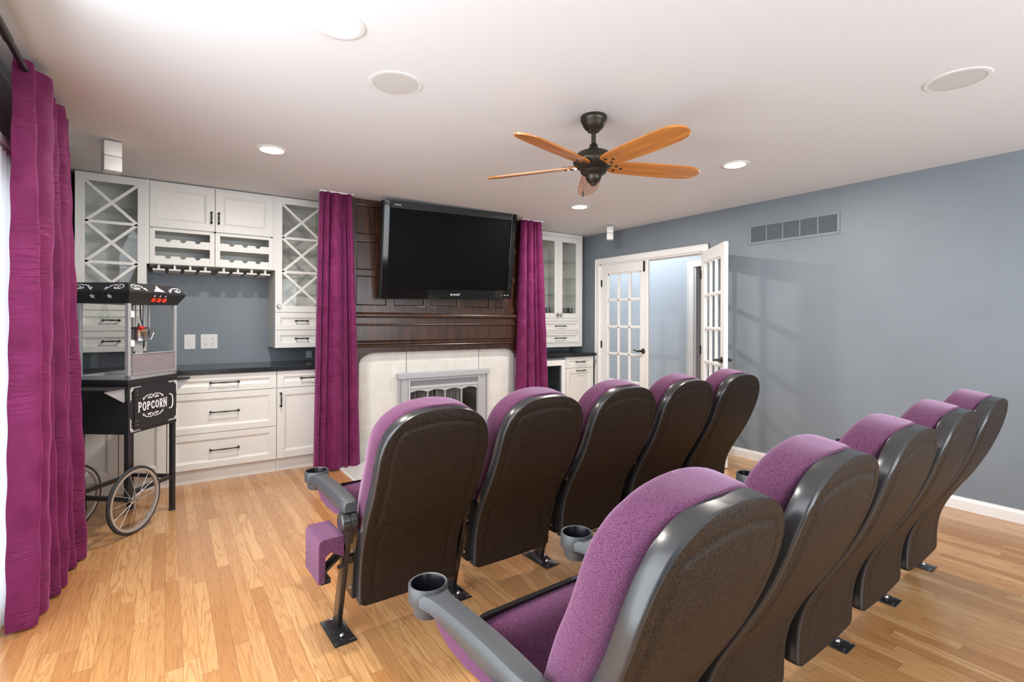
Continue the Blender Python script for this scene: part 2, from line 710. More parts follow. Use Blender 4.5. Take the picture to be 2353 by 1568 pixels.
def text_mesh(bm, s, size, f, depth=.001, mi=0):
    cu = bpy.data.curves.new('t', 'FONT')
    cu.body = s
    cu.size = size
    cu.align_x = 'CENTER'
    cu.align_y = 'CENTER'
    to = bpy.data.objects.new('t', cu)
    COL.objects.link(to)
    dg = bpy.context.evaluated_depsgraph_get()
    me = bpy.data.meshes.new_from_object(to.evaluated_get(dg))
    vs = [bm.verts.new(f(v.co.x, v.co.y, depth)) for v in me.vertices]
    for p in me.polygons:
        try:
            q = bm.faces.new([vs[i] for i in p.vertices])
            q.material_index = mi
        except ValueError:
            pass
    bpy.data.objects.remove(to)
    bpy.data.curves.remove(cu)
    bpy.data.meshes.remove(me)


# ------------------------------------------------------------------ the room
XL, XR, YB, YF = -0.595, 4.615, 5.37, -1.70
bm = nb()
box(bm, XL - .12, 7.6, YF - .12, 7.2, -.1, 0)
struct('floor', bm, M['floor'])
bm = nb()
box(bm, XL - .12, 7.6, YF - .12, 7.2, H, H + .1)
struct('ceiling', bm, M['ceiling'])
bm = nb()
box(bm, XL - .12, XR + .11, YB, YB + .12, 0, H)
struct('wall_back', bm, M['wall'])
# right wall with the double-door opening
DY0, DY1, DH = 3.245, 4.770, 2.045
bm = nb()
box(bm, XR, XR + .11, YF - .12, DY0, 0, H)
box(bm, XR, XR + .11, DY1, YB, 0, H)
box(bm, XR, XR + .11, DY0, DY1, DH, H)
struct('wall_right', bm, M['wall'])
# left wall with the patio-door opening
PY0, PY1, PH = -.62, 3.26, 1.99
bm = nb()
box(bm, XL - .12, XL, YF - .12, PY0, 0, H)
box(bm, XL - .12, XL, PY1, YB, 0, H)
box(bm, XL - .12, XL, PY0, PY1, PH, H)
struct('wall_left', bm, M['wall'])
# unseen wall behind the camera; wide window opening added to admit fill light
bm = nb()
box(bm, XL, .3, YF - .12, YF, 0, H)
box(bm, 4.3, XR, YF - .12, YF, 0, H)
box(bm, .3, 4.3, YF - .12, YF, 0, .45)
box(bm, .3, 4.3, YF - .12, YF, 2.2, H)
struct('wall_front', bm, M['wall'])
# hallway beyond the french doors
bm = nb()
box(bm, 5.80, 5.92, 4.32, 7.1, 0, H)
box(bm, 5.80, 5.92, 2.2, 3.52, 0, H)
box(bm, 5.80, 5.92, 3.52, 4.32, 2.06, H)
box(bm, XR + .11, 7.5, 7.1, 7.2, 0, H)
box(bm, XR + .11, 7.5, 2.1, 2.2, 0, H)
box(bm, 7.5, 7.6, 2.1, 7.2, 0, H)
struct('wall_hallway', bm, M['hall'])


def base_profile(bm, p0, p1, nrm, h=.088, t=.014):
    """baseboard from p0 to p1 at floor level, nrm points into the room"""
    p0, p1, nrm = Vector(p0), Vector(p1), Vector(nrm)
    prof = [(0, 0), (t, 0), (t, h - .022), (t * .55, h - .008), (t * .5, h), (0, h)]
    loft(bm, [[p + nrm * a + Vector((0, 0, z)) for a, z in prof] for p in (p0, p1)])


bm = nb()
base_profile(bm, (XR, YF, 0), (XR, DY0 - .07, 0), (-1, 0, 0))
base_profile(bm, (XR, DY1 + .07, 0), (XR, YB, 0), (-1, 0, 0))
struct('baseboard_right', bm, M['trim'])
bm = nb()
base_profile(bm, (XL, PY1 + .09, 0), (XL, 4.75, 0), (1, 0, 0))
struct('baseboard_left', bm, M['trim'])


def casing(bm, x, y0, y1, h, sgn, w=.07, t=.018):
    """door casing on a wall plane x; sgn = direction into the room"""
    for a, b_ in ((y0 - w, y0), (y1, y1 + w)):
        box(bm, min(x, x + sgn * t), max(x, x + sgn * t), a, b_, 0, h + w, .003)
        e = b_ if a < y0 - .001 else a
        box(bm, min(x, x + sgn * (t + .005)), max(x, x + sgn * (t + .005)), a + (.0 if a < y0 - .01 else w - .014), b_ - (w - .014 if a < y0 - .01 else 0), 0, h + w, .003)
    box(bm, min(x, x + sgn * t), max(x, x + sgn * t), y0, y1, h, h + w, .003)
    box(bm, min(x, x + sgn * (t + .005)), max(x, x + sgn * (t + .005)), y0 - w, y1 + w, h + w - .014, h + w, .003)


bm = nb()
casing(bm, XR, DY0, DY1, DH, -1)
# jamb lining
box(bm, XR - .002, XR + .112, DY0 - .002, DY0 + .018, 0, DH)
box(bm, XR - .002, XR + .112, DY1 - .018, DY1 + .002, 0, DH)
box(bm, XR - .002, XR + .112, DY0, DY1, DH - .016, DH + .002)
box(bm, XR + .045, XR + .058, DY0 + .018, DY1 - .018, DH - .028, DH - .016)
struct('trim_1', bm, M['trim'])
bm = nb()
casing(bm, 5.80, 3.52, 4.215, 2.04, -1, w=.10)
box(bm, 5.798, 5.92, 4.19, 4.215, 0, 2.04)
struct('trim_2', bm, M['trim'])

# patio door: frame, sashes and glass
bm = nb()
w = .085
for a, b_ in ((PY0 - w, PY0), (PY1, PY1 + w)):
    box(bm, XL, XL + .02, a, b_, 0, PH + w, .003)
box(bm, XL, XL + .02, PY0, PY1, PH, PH + w, .003)
box(bm, XL, XL + .032, PY0 - w - .005, PY1 + w + .005, PH + w - .018, PH + w + .006, .003)
box(bm, XL - .12, XL + .001, PY1 - .012, PY1 + .001, 0, PH)
box(bm, XL - .12, XL + .001, PY0 - .001, PY0 + .012, 0, PH)
box(bm, XL - .12, XL + .001, PY0, PY1, PH - .012, PH + .001)
struct('trim_3', bm, M['trim'])
win = thing('window_1', None, None, (XL, 1.3, 0))
win['kind'] = 'structure'
bm = nb()
for y in (PY0, .65, 1.94, PY1 - .09):
    box(bm, XL - .10, XL - .04, y, y + .09, 0, PH)
box(bm, XL - .10, XL - .04, PY0, PY1, 0, .10)
box(bm, XL - .10, XL - .04, PY0, PY1, PH - .09, PH)
obj('window_frame', bm, M['trim'], win)
bm = nb()
box(bm, XL - .075, XL - .070, PY0 + .05, PY1 - .05, .08, PH - .07)
obj('glass', bm, M['glass'], win)
win2 = thing('window_2', None, None, (2.3, YF, 0))  # unseen window, added for the fill from behind
win2['kind'] = 'structure'
bm = nb()
for x in (.3, 1.6, 2.9, 4.23):
    box(bm, x, x + .07, YF - .09, YF - .03, .45, 2.2)
box(bm, .3, 4.3, YF - .09, YF - .03, .45, .52)
box(bm, .3, 4.3, YF - .09, YF - .03, 2.13, 2.2)
obj('window_frame', bm, M['trim'], win2)


# ------------------------------------------------------------------ french doors
def lever(bm, c, side, dirx):
    """lever handle; c on the door face, side=+1/-1 along y, lever runs toward dirx along x"""
    c = Vector(c)
    lathe(bm, [(.0, 0), (.030, 0), (.031, .004), (.026, .010), (.015, .013), (.011, .045), (.013, .05), (0, .052)], c, (0, side, 0), 20)
    pts = [c + Vector((dirx * a, side * (.046 + b_), z)) for a, b_, z in
           ((0, 0, 0), (.02, 0, .001), (.045, .002, -.004), (.075, .004, .006), (.10, .0, .011), (.118, -.004, .004))]
    tube(bm, pts, [.010, .011, .010, .008, .006, .004], 10)


def door_leaf(name, label, wd=.752, ht=2.03, t=.035):
    """hinge line at local x=0, leaf runs along +x; y is thickness"""
    d = thing(name, None, None)
    d['kind'] = 'structure'
    d['label'] = label
    gx0, gx1, gz0, gz1 = .105, wd - .105, .24, 1.915
    bm = nb()
    box(bm, 0, gx0, 0, t, .008, ht, .002)
    box(bm, gx1, wd, 0, t, .008, ht, .002)
    box(bm, gx0, gx1, 0, t, .008, gz0, .002)
    box(bm, gx0, gx1, 0, t, gz1, ht, .002)
    nx, nz = 3, 5
    for i in range(1, nx):
        x = gx0 + (gx1 - gx0) * i / nx
        box(bm, x - .011, x + .011, .003, t - .003, gz0, gz1, .003)
    for k in range(1, nz):
        z = gz0 + (gz1 - gz0) * k / nz
        box(bm, gx0, gx1, .003, t - .003, z - .011, z + .011, .003)
    # glazing bead round every light
    for i in range(nx):
        for k in range(nz):
            x0 = gx0 + (gx1 - gx0) * i / nx
            x1 = gx0 + (gx1 - gx0) * (i + 1) / nx
            z0 = gz0 + (gz1 - gz0) * k / nz
            z1 = gz0 + (gz1 - gz0) * (k + 1) / nz
            for a in ((x0, x0 + .017, z0, z1), (x1 - .017, x1, z0, z1), (x0, x1, z0, z0 + .017), (x0, x1, z1 - .017, z1)):
                box(bm, a[0], a[1], .009, t - .009, a[2], a[3])
    lf = obj('door_panel', bm, M['trim'], d)
    bm = nb()
    box(bm, gx0, gx1, t / 2 - .002, t / 2 + .002, gz0, gz1)
    obj('glass', bm, M['glass'], d)
    for s in (1, -1):
        bm = nb()
        lever(bm, (wd - .06, t if s > 0 else 0, .965), s, -1)
        obj('lever_handle', bm, M['bronze'], d, smooth=True)
    for z in (.26, 1.02, 1.80):
        bm = nb()
        lathe(bm, [(.0, -.045), (.007, -.045), (.007, .045), (0, .045)], (-.004, -.006, z), seg=10)
        box(bm, -.004, .012, -.003, .0, z - .045, z + .045)
        obj('hinge', bm, M['dark'], d, smooth=True)
    return d


d1 = door_leaf('door_1', 'closed white french door leaf with clear panes, next to the corner cabinet')
bm = nb()   # flush bolt and astragal strip
box(bm, .735, .775, -.012, .0, .008, 2.03, .002)
obj('astragal', bm, M['trim'], d1)
bm = nb()
box(bm, .690, .716, -.007, .0, 1.90, 2.02, .002)
tube(bm, [(.703, -.010, 1.91), (.703, -.010, 2.02)], .006, 8)
lathe(bm, [(0, 0), (.007, .0), (.007, .012), (0, .012)], (.707, -.006, 1.905), (0, -1, 0), 12)
obj('flush_bolt', bm, M['dark'], d1)
d1.location = (XR + .012, DY1 - .020, 0)
d1.rotation_euler = (0, 0, R(-90))
d2 = door_leaf('door_2', 'white french door leaf standing open into the room against the wall')
d2.location = (XR - .020, DY0 + .012, 0)
ang = math.atan2(-.64, -.535)
d2.rotation_euler = (0, 0, ang)


# ------------------------------------------------------------------ cabinets
YU, YW = 4.983, YB       # front of the wall cabinets, back wall
YC, YK = 4.735, 4.76     # counter front, base fronts
T = .019


def panel_front(bm, x0, x1, z0, z1, yf, fr=.06, t=T):
    """raised frame with a recessed bevelled centre; front face at yf"""
    box(bm, x0, x0 + fr, yf, yf + t, z0, z1, .0015)
    box(bm, x1 - fr, x1, yf, yf + t, z0, z1, .0015)
    box(bm, x0 + fr, x1 - fr, yf, yf + t, z1 - fr, z1, .0015)
    box(bm, x0 + fr, x1 - fr, yf, yf + t, z0, z0 + fr, .0015)
    a, b_ = (x0 + fr - .001, z0 + fr - .001), (x1 - fr + .001, z1 - fr + .001)
    s = .018
    o_ = [Vector((a[0], yf + .001, a[1])), Vector((b_[0], yf + .001, a[1])), Vector((b_[0], yf + .001, b_[1])), Vector((a[0], yf + .001, b_[1]))]
    i_ = [Vector((a[0] + s, yf + .010, a[1] + s)), Vector((b_[0] - s, yf + .010, a[1] + s)), Vector((b_[0] - s, yf + .010, b_[1] - s)), Vector((a[0] + s, yf + .010, b_[1] - s))]
    c_ = [p + Vector((0, .006, 0)) for p in o_]
    loft(bm, [c_, [Vector((p.x, yf + .001, p.z)) for p in o_], i_], cap=False)
    bm.faces.new([bm.verts.new(p) for p in i_])


def pull(bm, c, ln, vert=False, y=-1):
    """bar pull with knobbed ends projecting toward -y"""
    c = Vector(c)
    ax = Vector((0, 0, 1)) if vert else Vector((1, 0, 0))
    a, b_ = c - ax * ln / 2, c + ax * ln / 2
    out = Vector((0, -.028, 0))
    k = ln
    tube(bm, [a + out, a + out + ax * .10 * k, a + out + ax * .2 * k, c + out + Vector((0, -.003, 0)), b_ + out - ax * .2 * k, b_ + out - ax * .1 * k, b_ + out],
         [.006, .0055, .0045, .0062, .0045, .0055, .006], 10)
    for p in (a, b_):
        lathe(bm, [(0, .0), (.009, 0), (.0045, .008), (.005, .022), (.0075, .026), (.0078, .032), (.004, .037), (0, .038)], p, (0, -1, 0), 12)


def carcass(bm, x0, x1, z0, z1, yf, yb, t=.018):
    box(bm, x0, x0 + t, yf, yb, z0, z1)
    box(bm, x1 - t, x1, yf, yb, z0, z1)
    box(bm, x0 + t, x1 - t, yf, yb, z0, z0 + t)
    box(bm, x0 + t, x1 - t, yf, yb, z1 - t, z1)
    box(bm, x0 + t, x1 - t, yb - .008, yb, z0 + t, z1 - t)


def part_drawer(par, x0, x1, z0, z1, yf, pl, fr=.045):
    bm = nb()
    panel_front(bm, x0, x1, z0, z1, yf, fr)
    d = obj('drawer', bm, M['cab'], par)
    bm = nb()
    pull(bm, ((x0 + x1) / 2, yf, (z0 + z1) / 2 + .004), pl)
    obj('handle', bm, M['dark'], d, smooth=True)
    return d


def lattice_door(par, x0, x1, z0, z1, yf, knob_x, fr=.058):
    bm = nb()
    box(bm, x0, x0 + fr, yf, yf + T, z0, z1, .0015)
    box(bm, x1 - fr, x1, yf, yf + T, z0, z1, .0015)
    box(bm, x0 + fr, x1 - fr, yf, yf + T, z1 - fr, z1, .0015)
    box(bm, x0 + fr, x1 - fr, yf, yf + T, z0, z0 + fr, .0015)
    gx0, gx1, gz0, gz1 = x0 + fr, x1 - fr, z0 + fr, z1 - fr
    n = 3
    bt = .011
    for k in range(1, n):
        z = gz0 + (gz1 - gz0) * k / n
        box(bm, gx0, gx1, yf + .003, yf + .012, z - bt, z + bt)
    for k in range(n):
        a = gz0 + (gz1 - gz0) * k / n
        b_ = gz0 + (gz1 - gz0) * (k + 1) / n
        bar(bm, (gx0, yf + .0075, a), (gx1, yf + .0075, b_), .022, .009, up=(0, 1, 0))
        bar(bm, (gx0, yf + .0078, b_), (gx1, yf + .0078, a), .022, .009, up=(0, 1, 0))
    d = obj('door', bm, M['cab'], par)
    bm = nb()
    box(bm, gx0, gx1, yf + .0125, yf + .016, gz0, gz1)
    obj('glass', bm, M['glass'], d)
    bm = nb()
    lathe(bm, [(0, 0), (.008, 0), (.006, .010), (.014, .016), (.017, .024), (.012, .031), (0, .033)], (knob_x, yf, z0 + .052), (0, -1, 0), 14)
    obj('knob', bm, M['chrome'], d, smooth=True)


def wall_cab_lattice(x0, x1, label, knob_left=True):
    c = thing('wall_cabinet', label, 'cabinet', (x0, YB, 1.06))
    bm = nb()
    carcass(bm, x0, x1, 1.06, H - .006, YU + T + .002, YW - .001)
    box(bm, x0 + .004, x1 - .004, YU + T + .003, YW - .01, 1.375, 1.393)
    box(bm, x0 + .004, x1 - .004, YU + T + .003, YW - .01, 1.215, 1.225)
    obj('body', bm, M['cab'], c)
    for z in (1.72, 1.97, 2.19):
        bm = nb()
        box(bm, x0 + .018, x1 - .018, YU + .05, YW - .012, z, z + .007)
        obj('glass_shelf', bm, M['shelfglass'], c)
    lattice_door(c, x0, x1, 1.386, H - .012, YU, x0 + .028 if knob_left else x1 - .028)
    part_drawer(c, x0, x1, 1.225, 1.382, YU, .10)
    part_drawer(c, x0, x1, 1.062, 1.221, YU, .10)
    return c


wall_cab_lattice(-.567, -.130, 'tall white wall cabinet with lattice glass door behind the popcorn cart')
wall_cab_lattice(.812, 1.262, 'tall white wall cabinet with lattice glass door beside the left fireplace curtain')

# middle cabinet with wine cubbies and stemware rails
mc = thing('wall_cabinet', 'white wall cabinet with scalloped bottle racks and hanging stemware rails', 'cabinet', (-.113, YB, 1.76))
bm = nb()
carcass(bm, -.113, .797, 1.762, H - .006, YU + T + .002, YW - .001)
box(bm, .333, .351, YU + T + .002, YW - .01, 1.78, H - .03)
box(bm, -.10, .79, YU + T + .002, YW - .01, 2.050, 2.066)
box(bm, -.10, .79, YU + T + .002, YW - .01, 1.905, 1.917)
box(bm, -.130, -.113, YU + .006, YU + .03, 1.762, H - .006)
box(bm, .797, .812, YU + .006, YU + .03, 1.762, H - .006)
obj('body', bm, M['cab'], mc)
for (a, b_, hx) in ((-.111, .340, .315), (.344, .795, .369)):
    bm = nb()
    panel_front(bm, a, b_, 2.060, H - .012, YU, .062)
    d = obj('door', bm, M['cab'], mc)
    bm = nb()
    pull(bm, (hx, YU, 2.175), .085, True)
    obj('handle', bm, M['dark'], d, smooth=True)
    # bottle rack front: frame, two openings, scalloped lower slats
    bm = nb()
    z0, z1 = 1.764, 2.048
    fr = .036
    for q in ((a, a + fr, z0, z1), (b_ - fr, b_, z0, z1), (a + fr, b_ - fr, z1 - .020, z1), (a + fr, b_ - fr, z0, z0 + .022), (a + fr, b_ - fr, 1.902, 1.922)):
        box(bm, q[0], q[1], YU, YU + T, q[2], q[3], .0012)
    for zb in (z0 + .020, 1.920):
        ht = .046
        pts = [(a + fr, zb), (b_ - fr, zb), (b_ - fr, zb + ht)]
        wd_ = (b_ - fr) - (a + fr)
        for k in (2, 1, 0):
            cx = a + fr + wd_ * (.23 + .27 * k)
            for s in range(0, 13):
                an = -PI * s / 12
                pts.append((cx + .021 * math.cos(an), zb + ht + .021 * math.sin(an)))
        pts.append((a + fr, zb + ht))
        prism(bm, pts, .012, lambda u, v, w_: Vector((u, YU + .006 + w_, v)))
    obj('bottle_rack', bm, M['cab'], mc)
for xa in (-.085, .375):
    bm = nb()
    for k in range(4):
        x = xa + .035 + k * .108
        box(bm, x - .008, x + .008, YU + .03, YW - .06, 1.728, 1.762)
        box(bm, x - .042, x + .042, YU + .025, YW - .06, 1.714, 1.728, .003)
    obj('stemware_rack', bm, M['cab'], mc)

# corner cabinet right of the fireplace
rc = thing('wall_cabinet', 'white wall cabinet with two clear glass doors in the right corner', 'cabinet', (3.83, YB, 1.0))
bm = nb()
X0, X1 = 3.70, 4.505
carcass(bm, X0, X1, .985, H - .006, YU + T + .002, YW - .001)
box(bm, X0, X1, YU, YU + T + .004, 2.385, H - .008)         # top rail
box(bm, X1 - .045, X1, YU - .002, YU + T + .004, .985, H - .008, .002)  # right stile
box(bm, X0, X0 + .05, YU, YU + T + .004, .985, H - .008)
box(bm, X0, X1, YU, YU + T + .004, .985, 1.035)
box(bm, X0, X1, YU, YU + T + .004, 1.165, 1.190)
box(bm, X0, X1, YU, YU + T + .004, 1.315, 1.350)
box(bm, X0, X1, YU + T, YW - .01, 1.33, 1.35)
obj('body', bm, M['cab'], rc)
for z in (1.645, 1.865, 2.08):
    bm = nb()
    box(bm, X0 + .018, X1 - .018, YU + .05, YW - .012, z, z + .007)
    obj('glass_shelf', bm, M['shelfglass'], rc)
for a, b_, kx in ((X0 + .052, 4.100, 4.075), (4.103, X1 - .047, 4.128)):
    bm = nb()
    z0, z1 = 1.352, 2.382
    fr = .062
    for q in ((a, a + fr, z0, z1), (b_ - fr, b_, z0, z1), (a + fr, b_ - fr, z1 - fr, z1), (a + fr, b_ - fr, z0, z0 + fr)):
        box(bm, q[0], q[1], YU - .004, YU + T - .004, q[2], q[3], .0015)
    d = obj('door', bm, M['cab'], rc)
    bm = nb()
    box(bm, a + fr, b_ - fr, YU + .006, YU + .010, z0 + fr, z1 - fr)
    obj('glass', bm, M['glass'], d)
    bm = nb()
    lathe(bm, [(0, 0), (.010, 0), (.008, .010), (.018, .016), (.021, .026), (.014, .034), (0, .036)], (kx, YU - .004, 1.395), (0, -1, 0), 14)
    obj('knob', bm, M['chrome'], d, smooth=True)
for z0, z1 in ((1.192, 1.312), (1.038, 1.162)):
    bm = nb()
    panel_front(bm, X0 + .052, X1 - .047, z0, z1, YU - .004, .028)
    d = obj('drawer', bm, M['cab'], rc)
    bm = nb()
    pull(bm, (4.13, YU - .004, (z0 + z1) / 2), .15)
    obj('handle', bm, M['dark'], d, smooth=True)

# tumblers on the lowest shelf of the corner cabinet
g0 = None
spots = [(3.86, 5.08), (3.93, 5.10), (4.00, 5.08), (4.17, 5.09), (4.24, 5.07), (4.31, 5.10), (4.38, 5.08)]
for i, (x, y) in enumerate(spots):
    if g0 is None:
        bm = nb()
        lathe(bm, [(0, 0), (.027, 0), (.032, .095), (.034, .135), (.031, .135), (.027, .012), (0, .010)], (x, y, 1.3505), seg=16)
        g0 = obj('tumbler', bm, M['tumbler'], smooth=True, loc=(x, y, 1.3505))
        tag(g0, 'dark smoked tumbler behind the left glass door of the corner cabinet', 'glass', 'smoked tumblers behind the left door')
    else:
        o = g0.copy()
        COL.objects.link(o)
        o.location = (x, y, 1.3505)
        if x > 4.1:
            tag(o, 'dark smoked tumbler behind the right glass door of the corner cabinet', 'glass', 'smoked tumblers behind the right door')


# base cabinets
def base_cab(x0, x1, label):
    c = thing('base_cabinet', label, 'cabinet', (x0, YB, 0))
    bm = nb()
    carcass(bm, x0, x1, .115, .874, YK + T + .002, YW - .001)
    obj('body', bm, M['cab'], c)
    bm = nb()
    box(bm, x0, x1, YK + .045, YK + .06, 0, .115)
    obj('toe_kick', bm, M['cab'], c)
    return c


b1 = base_cab(-.590, .006, 'white base cabinet behind the popcorn cart')
for a, b_ in ((-.585, -.292), (-.288, .003)):
    bm = nb()
    panel_front(bm, a, b_, .118, .870, YK, .06)
    d = obj('door', bm, M['cab'], b1)
    bm = nb()
    pull(bm, (-.315 if a < -.3 else -.265, YK, .66), .13, True)
    obj('handle', bm, M['dark'], d, smooth=True)
b2 = base_cab(.008, .789, 'white base cabinet with three wide drawers')
for z0, z1 in ((.728, .871), (.402, .724), (.118, .398)):
    part_drawer(b2, .010, .787, z0, z1, YK, .20, .05)
b3 = base_cab(.791, 1.385, 'white base cabinet with one drawer over a door, half behind the curtain')
part_drawer(b3, .793, 1.383, .728, .871, YK, .20, .05)
bm = nb()
panel_front(bm, .793, 1.383, .118, .724, YK, .06)
d = obj('door', bm, M['cab'], b3)
bm = nb()
pull(bm, (.822, YK, .625), .11, True)
obj('handle', bm, M['dark'], d, smooth=True)
b4 = base_cab(4.043, 4.497, 'narrow white base cabinet with drawer and pull-out door by the french doors')
part_drawer(b4, 4.045, 4.495, .735, .871, YK, .125, .05)
bm = nb()
panel_front(bm, 4.045, 4.495, .118, .731, YK, .06)
d = obj('door', bm, M['cab'], b4)
bm = nb()
pull(bm, (4.28, YK, .700), .125)
obj('handle', bm, M['dark'], d, smooth=True)

fr_ = thing('beverage_cooler', 'white-framed glass-front beverage cooler under the right counter', 'refrigerator', (3.42, YB, 0))
bm = nb()
carcass(bm, 3.42, 4.036, .06, .862, YK + .045, YW - .001, .03)
box(bm, 3.43, 4.03, YK + .06, YK + .08, 0, .06)
obj('body', bm, M['grey'], fr_)
bm = nb()
for q in ((3.425, 3.50, .09, .842), (3.975, 4.033, .09, .842), (3.50, 3.975, .09, .15), (3.50, 3.975, .775, .842)):
    box(bm, q[0], q[1], YK - .005, YK + .04, q[2], q[3], .003)
d = obj('door', bm, M['trim'], fr_)
bm = nb()
box(bm, 3.50, 3.975, YK + .012, YK + .018, .15, .775)
obj('glass', bm, M['smoked'], d)
for z in (.32, .55):
    bm = nb()
    for k in range(9):
        tube(bm, [(3.46, YK + .1 + k * .045, z), (4.0, YK + .1 + k * .045, z)], .003, 6)
    tube(bm, [(3.46, YK + .09, z), (4.0, YK + .09, z)], .005, 6)
    obj('wire_shelf', bm, M['chrome'], fr_)

for x0, x1, lab in ((-.592, 1.392, 'long black granite worktop below the blue wall left of the fireplace'),
                    (3.392, 4.53, 'short black granite worktop in the right corner')):
    bm = nb()
    box(bm, x0, x1, YC, YB - .001, .876, .914, .004)
    o = obj('countertop', bm, M['counter'], loc=(x0, YB, .876))
    tag(o, lab, 'countertop')

# outlets
sw = thing('light_switch', 'blank white single switch plate on the blue wall above the worktop', 'switch', (.176, YB, 1.116))
bm = nb()
box(bm, .133, .218, YB - .006, YB - .0005, 1.050, 1.182, .003)
obj('plate', bm, M['whiteplastic'], sw)
bm = nb()
box(bm, .158, .193, YB - .009, YB - .006, 1.083, 1.149, .001)
obj('rocker', bm, M['whiteplastic'], sw)
ot = thing('power_outlet', 'white double-gang outlet plate with four sockets on the blue wall', 'outlet', (.324, YB, 1.116))
bm = nb()
box(bm, .258, .391, YB - .006, YB - .0005, 1.050, 1.183, .003)
obj('plate', bm, M['whiteplastic'], ot)
for cx in (.296, .352):
    for cz in (1.139, 1.094):
        bm = nb()
        lathe(bm, [(0, 0), (.017, 0), (.017, .003), (0, .003)], (cx, YB - .0055, cz), (0, -1, 0), 16)
        for dx in (-.006, .006):
            box(bm, cx + dx - .0012, cx + dx + .0012, YB - .0095, YB - .008, cz - .002, cz + .008, mi=1)
        lathe(bm, [(0, 0), (.0025, 0), (.0025, .002), (0, .002)], (cx, YB - .008, cz - .009), (0, -1, 0), 8, mi=1)
        obj('socket', bm, [M['whiteplastic'], M['slot']], ot)
bm = nb()
box(bm, 1.155, 1.215, YB - .035, YB - .001, .935, 1.01, .008)
o = obj('wall_plug', bm, M['whiteplastic'], smooth=True, loc=(1.18, YB, .93))
tag(o, 'small white plug-in adapter low on the blue wall beside the curtain', 'plug')

# ------------------------------------------------------------------ fireplace
CX0, CX1 = 1.395, 3.385
bm = nb()
box(bm, CX0 + .003, CX1 - .003, 5.05, YB - .001, 0, H)
box(bm, CX0 + .003, 1.96, 4.75, 5.06, 0, H)
box(bm, 2.78, CX1 - .003, 4.75, 5.06, 0, H)
box(bm, 1.95, 2.79, 4.75, 5.06, .66, H)
struct('wall_chimney_breast', bm, M['wall'])
fp = thing('fireplace', 'cream tiled fireplace with grey metal door frame under the dark wood panelling', 'fireplace', (2.37, 4.72, 0))
YT = 4.72
bm = nb()
box(bm, CX0 + .005, 1.96, YT, 4.75, 0, 1.07)
box(bm, 2.78, 3.228, YT, 4.75, 0, 1.07)
box(bm, 1.955, 2.785, YT, 4.75, .66, 1.07)
obj('tile_surround', bm, M['tile'], fp)
bm = nb()
box(bm, 3.228, 3.272, YT - .005, YT + .03, 0, 1.07)
obj('edge_strip', bm, M['grey'], fp)
bm = nb()
box(bm, 1.271, 3.50, 4.098, YT, 0, .013, .003)
obj('hearth', bm, mat('hearth_tile', (.56, .56, .53), 0.25), fp)
bm = nb()
for q in ((1.263, 1.273, 4.090, YT), (3.498, 3.508, 4.090, YT), (1.263, 3.508, 4.090, 4.100)):
    box(bm, q[0], q[1], q[2], q[3], 0, .015, .002)
obj('hearth_edging', bm, M['trim'], fp)
bm = nb()   # firebox interior
box(bm, 1.962, 2.778, 5.03, 5.045, 0.02, .66)
box(bm, 1.962, 1.975, 4.75, 5.03, 0.02, .66)
box(bm, 2.765, 2.778, 4.75, 5.03, 0.02, .66)
box(bm, 1.962, 2.778, 4.75, 5.03, 0.0, .02)
obj('firebox', bm, M['firebox'], fp)
bm = nb()   # metal surround
box(bm, 1.855, 2.880, YT - .062, YT - .001, .745, .800, .004)
box(bm, 1.868, 1.962, YT - .040, YT - .001, .013, .745, .004)
box(bm, 2.765, 2.868, YT - .040, YT - .001, .013, .745, .004)
for k in range(5):
    for xb in (1.874, 2.842):
        box(bm, xb + k * .004, xb + k * .004 + .002, YT - .043, YT - .04, .02, .745)
box(bm, 1.962, 1.982, YT - .048, YT - .001, .013, .745, .003, mi=1)
box(bm, 2.752, 2.768, YT - .048, YT - .001, .013, .745, .003, mi=1)
box(bm, 1.982, 2.752, YT - .036, YT - .001, .716, .745, .002)
box(bm, 1.982, 2.752, YT - .040, YT - .001, .640, .664, .002, mi=1)
box(bm, 1.982, 2.752, YT - .036, YT - .001, .013, .060, .002)
obj('metal_surround', bm, [M['grey'], M['greylight']], fp)
bm = nb()
box(bm, 1.982, 2.752, YT - .016, YT - .010, .664, .716, mi=1)
for k in range(96):
    x = 1.988 + k * .008
    box(bm, x, x + .0035, YT - .026, YT - .014, .664, .716)
obj('louver_grille', bm, [M['grey'], M['firebox']], fp)
for k in range(4):
    a = 1.984 + k * .192
    b_ = a + .190
    bm = nb()
    pts = [(a, .638), (a, .600)]
    for s in range(1, 12):
        u = s / 12
        pts.append((a + (b_ - a) * u, .600 + .020 * math.sin(PI * u) - (.0)))
    pts += [(b_, .600), (b_, .638)]
    prism(bm, pts, .010, lambda u, v, w_: Vector((u, YT - .030 + w_, v)))
    box(bm, a, a + .005, YT - .030, YT - .02, .07, .60)
    box(bm, b_ - .005, b_, YT - .030, YT - .02, .07, .60)
    box(bm, a, b_, YT - .030, YT - .02, .06, .09)
    d = obj('glass_door', bm, M['greylight'], fp)
    bm = nb()
    box(bm, a + .005, b_ - .005, YT - .026, YT - .023, .09, .622)
    obj('glass', bm, M['glass'], d)
bm = nb()     # folding mesh curtain behind the glass
for (a, b_) in ((2.00, 2.28), (2.30, 2.62)):
    n = 60
    rows = []
    for z in (.03, .64):
        rows.append([Vector((a + (b_ - a) * i / n, 4.775 + .010 * math.sin(i * 1.1), z)) for i in range(n + 1)])
    loft(bm, rows, closed=False, cap=False)
obj('spark_screen', bm, M['mesh'], fp, smooth=True)

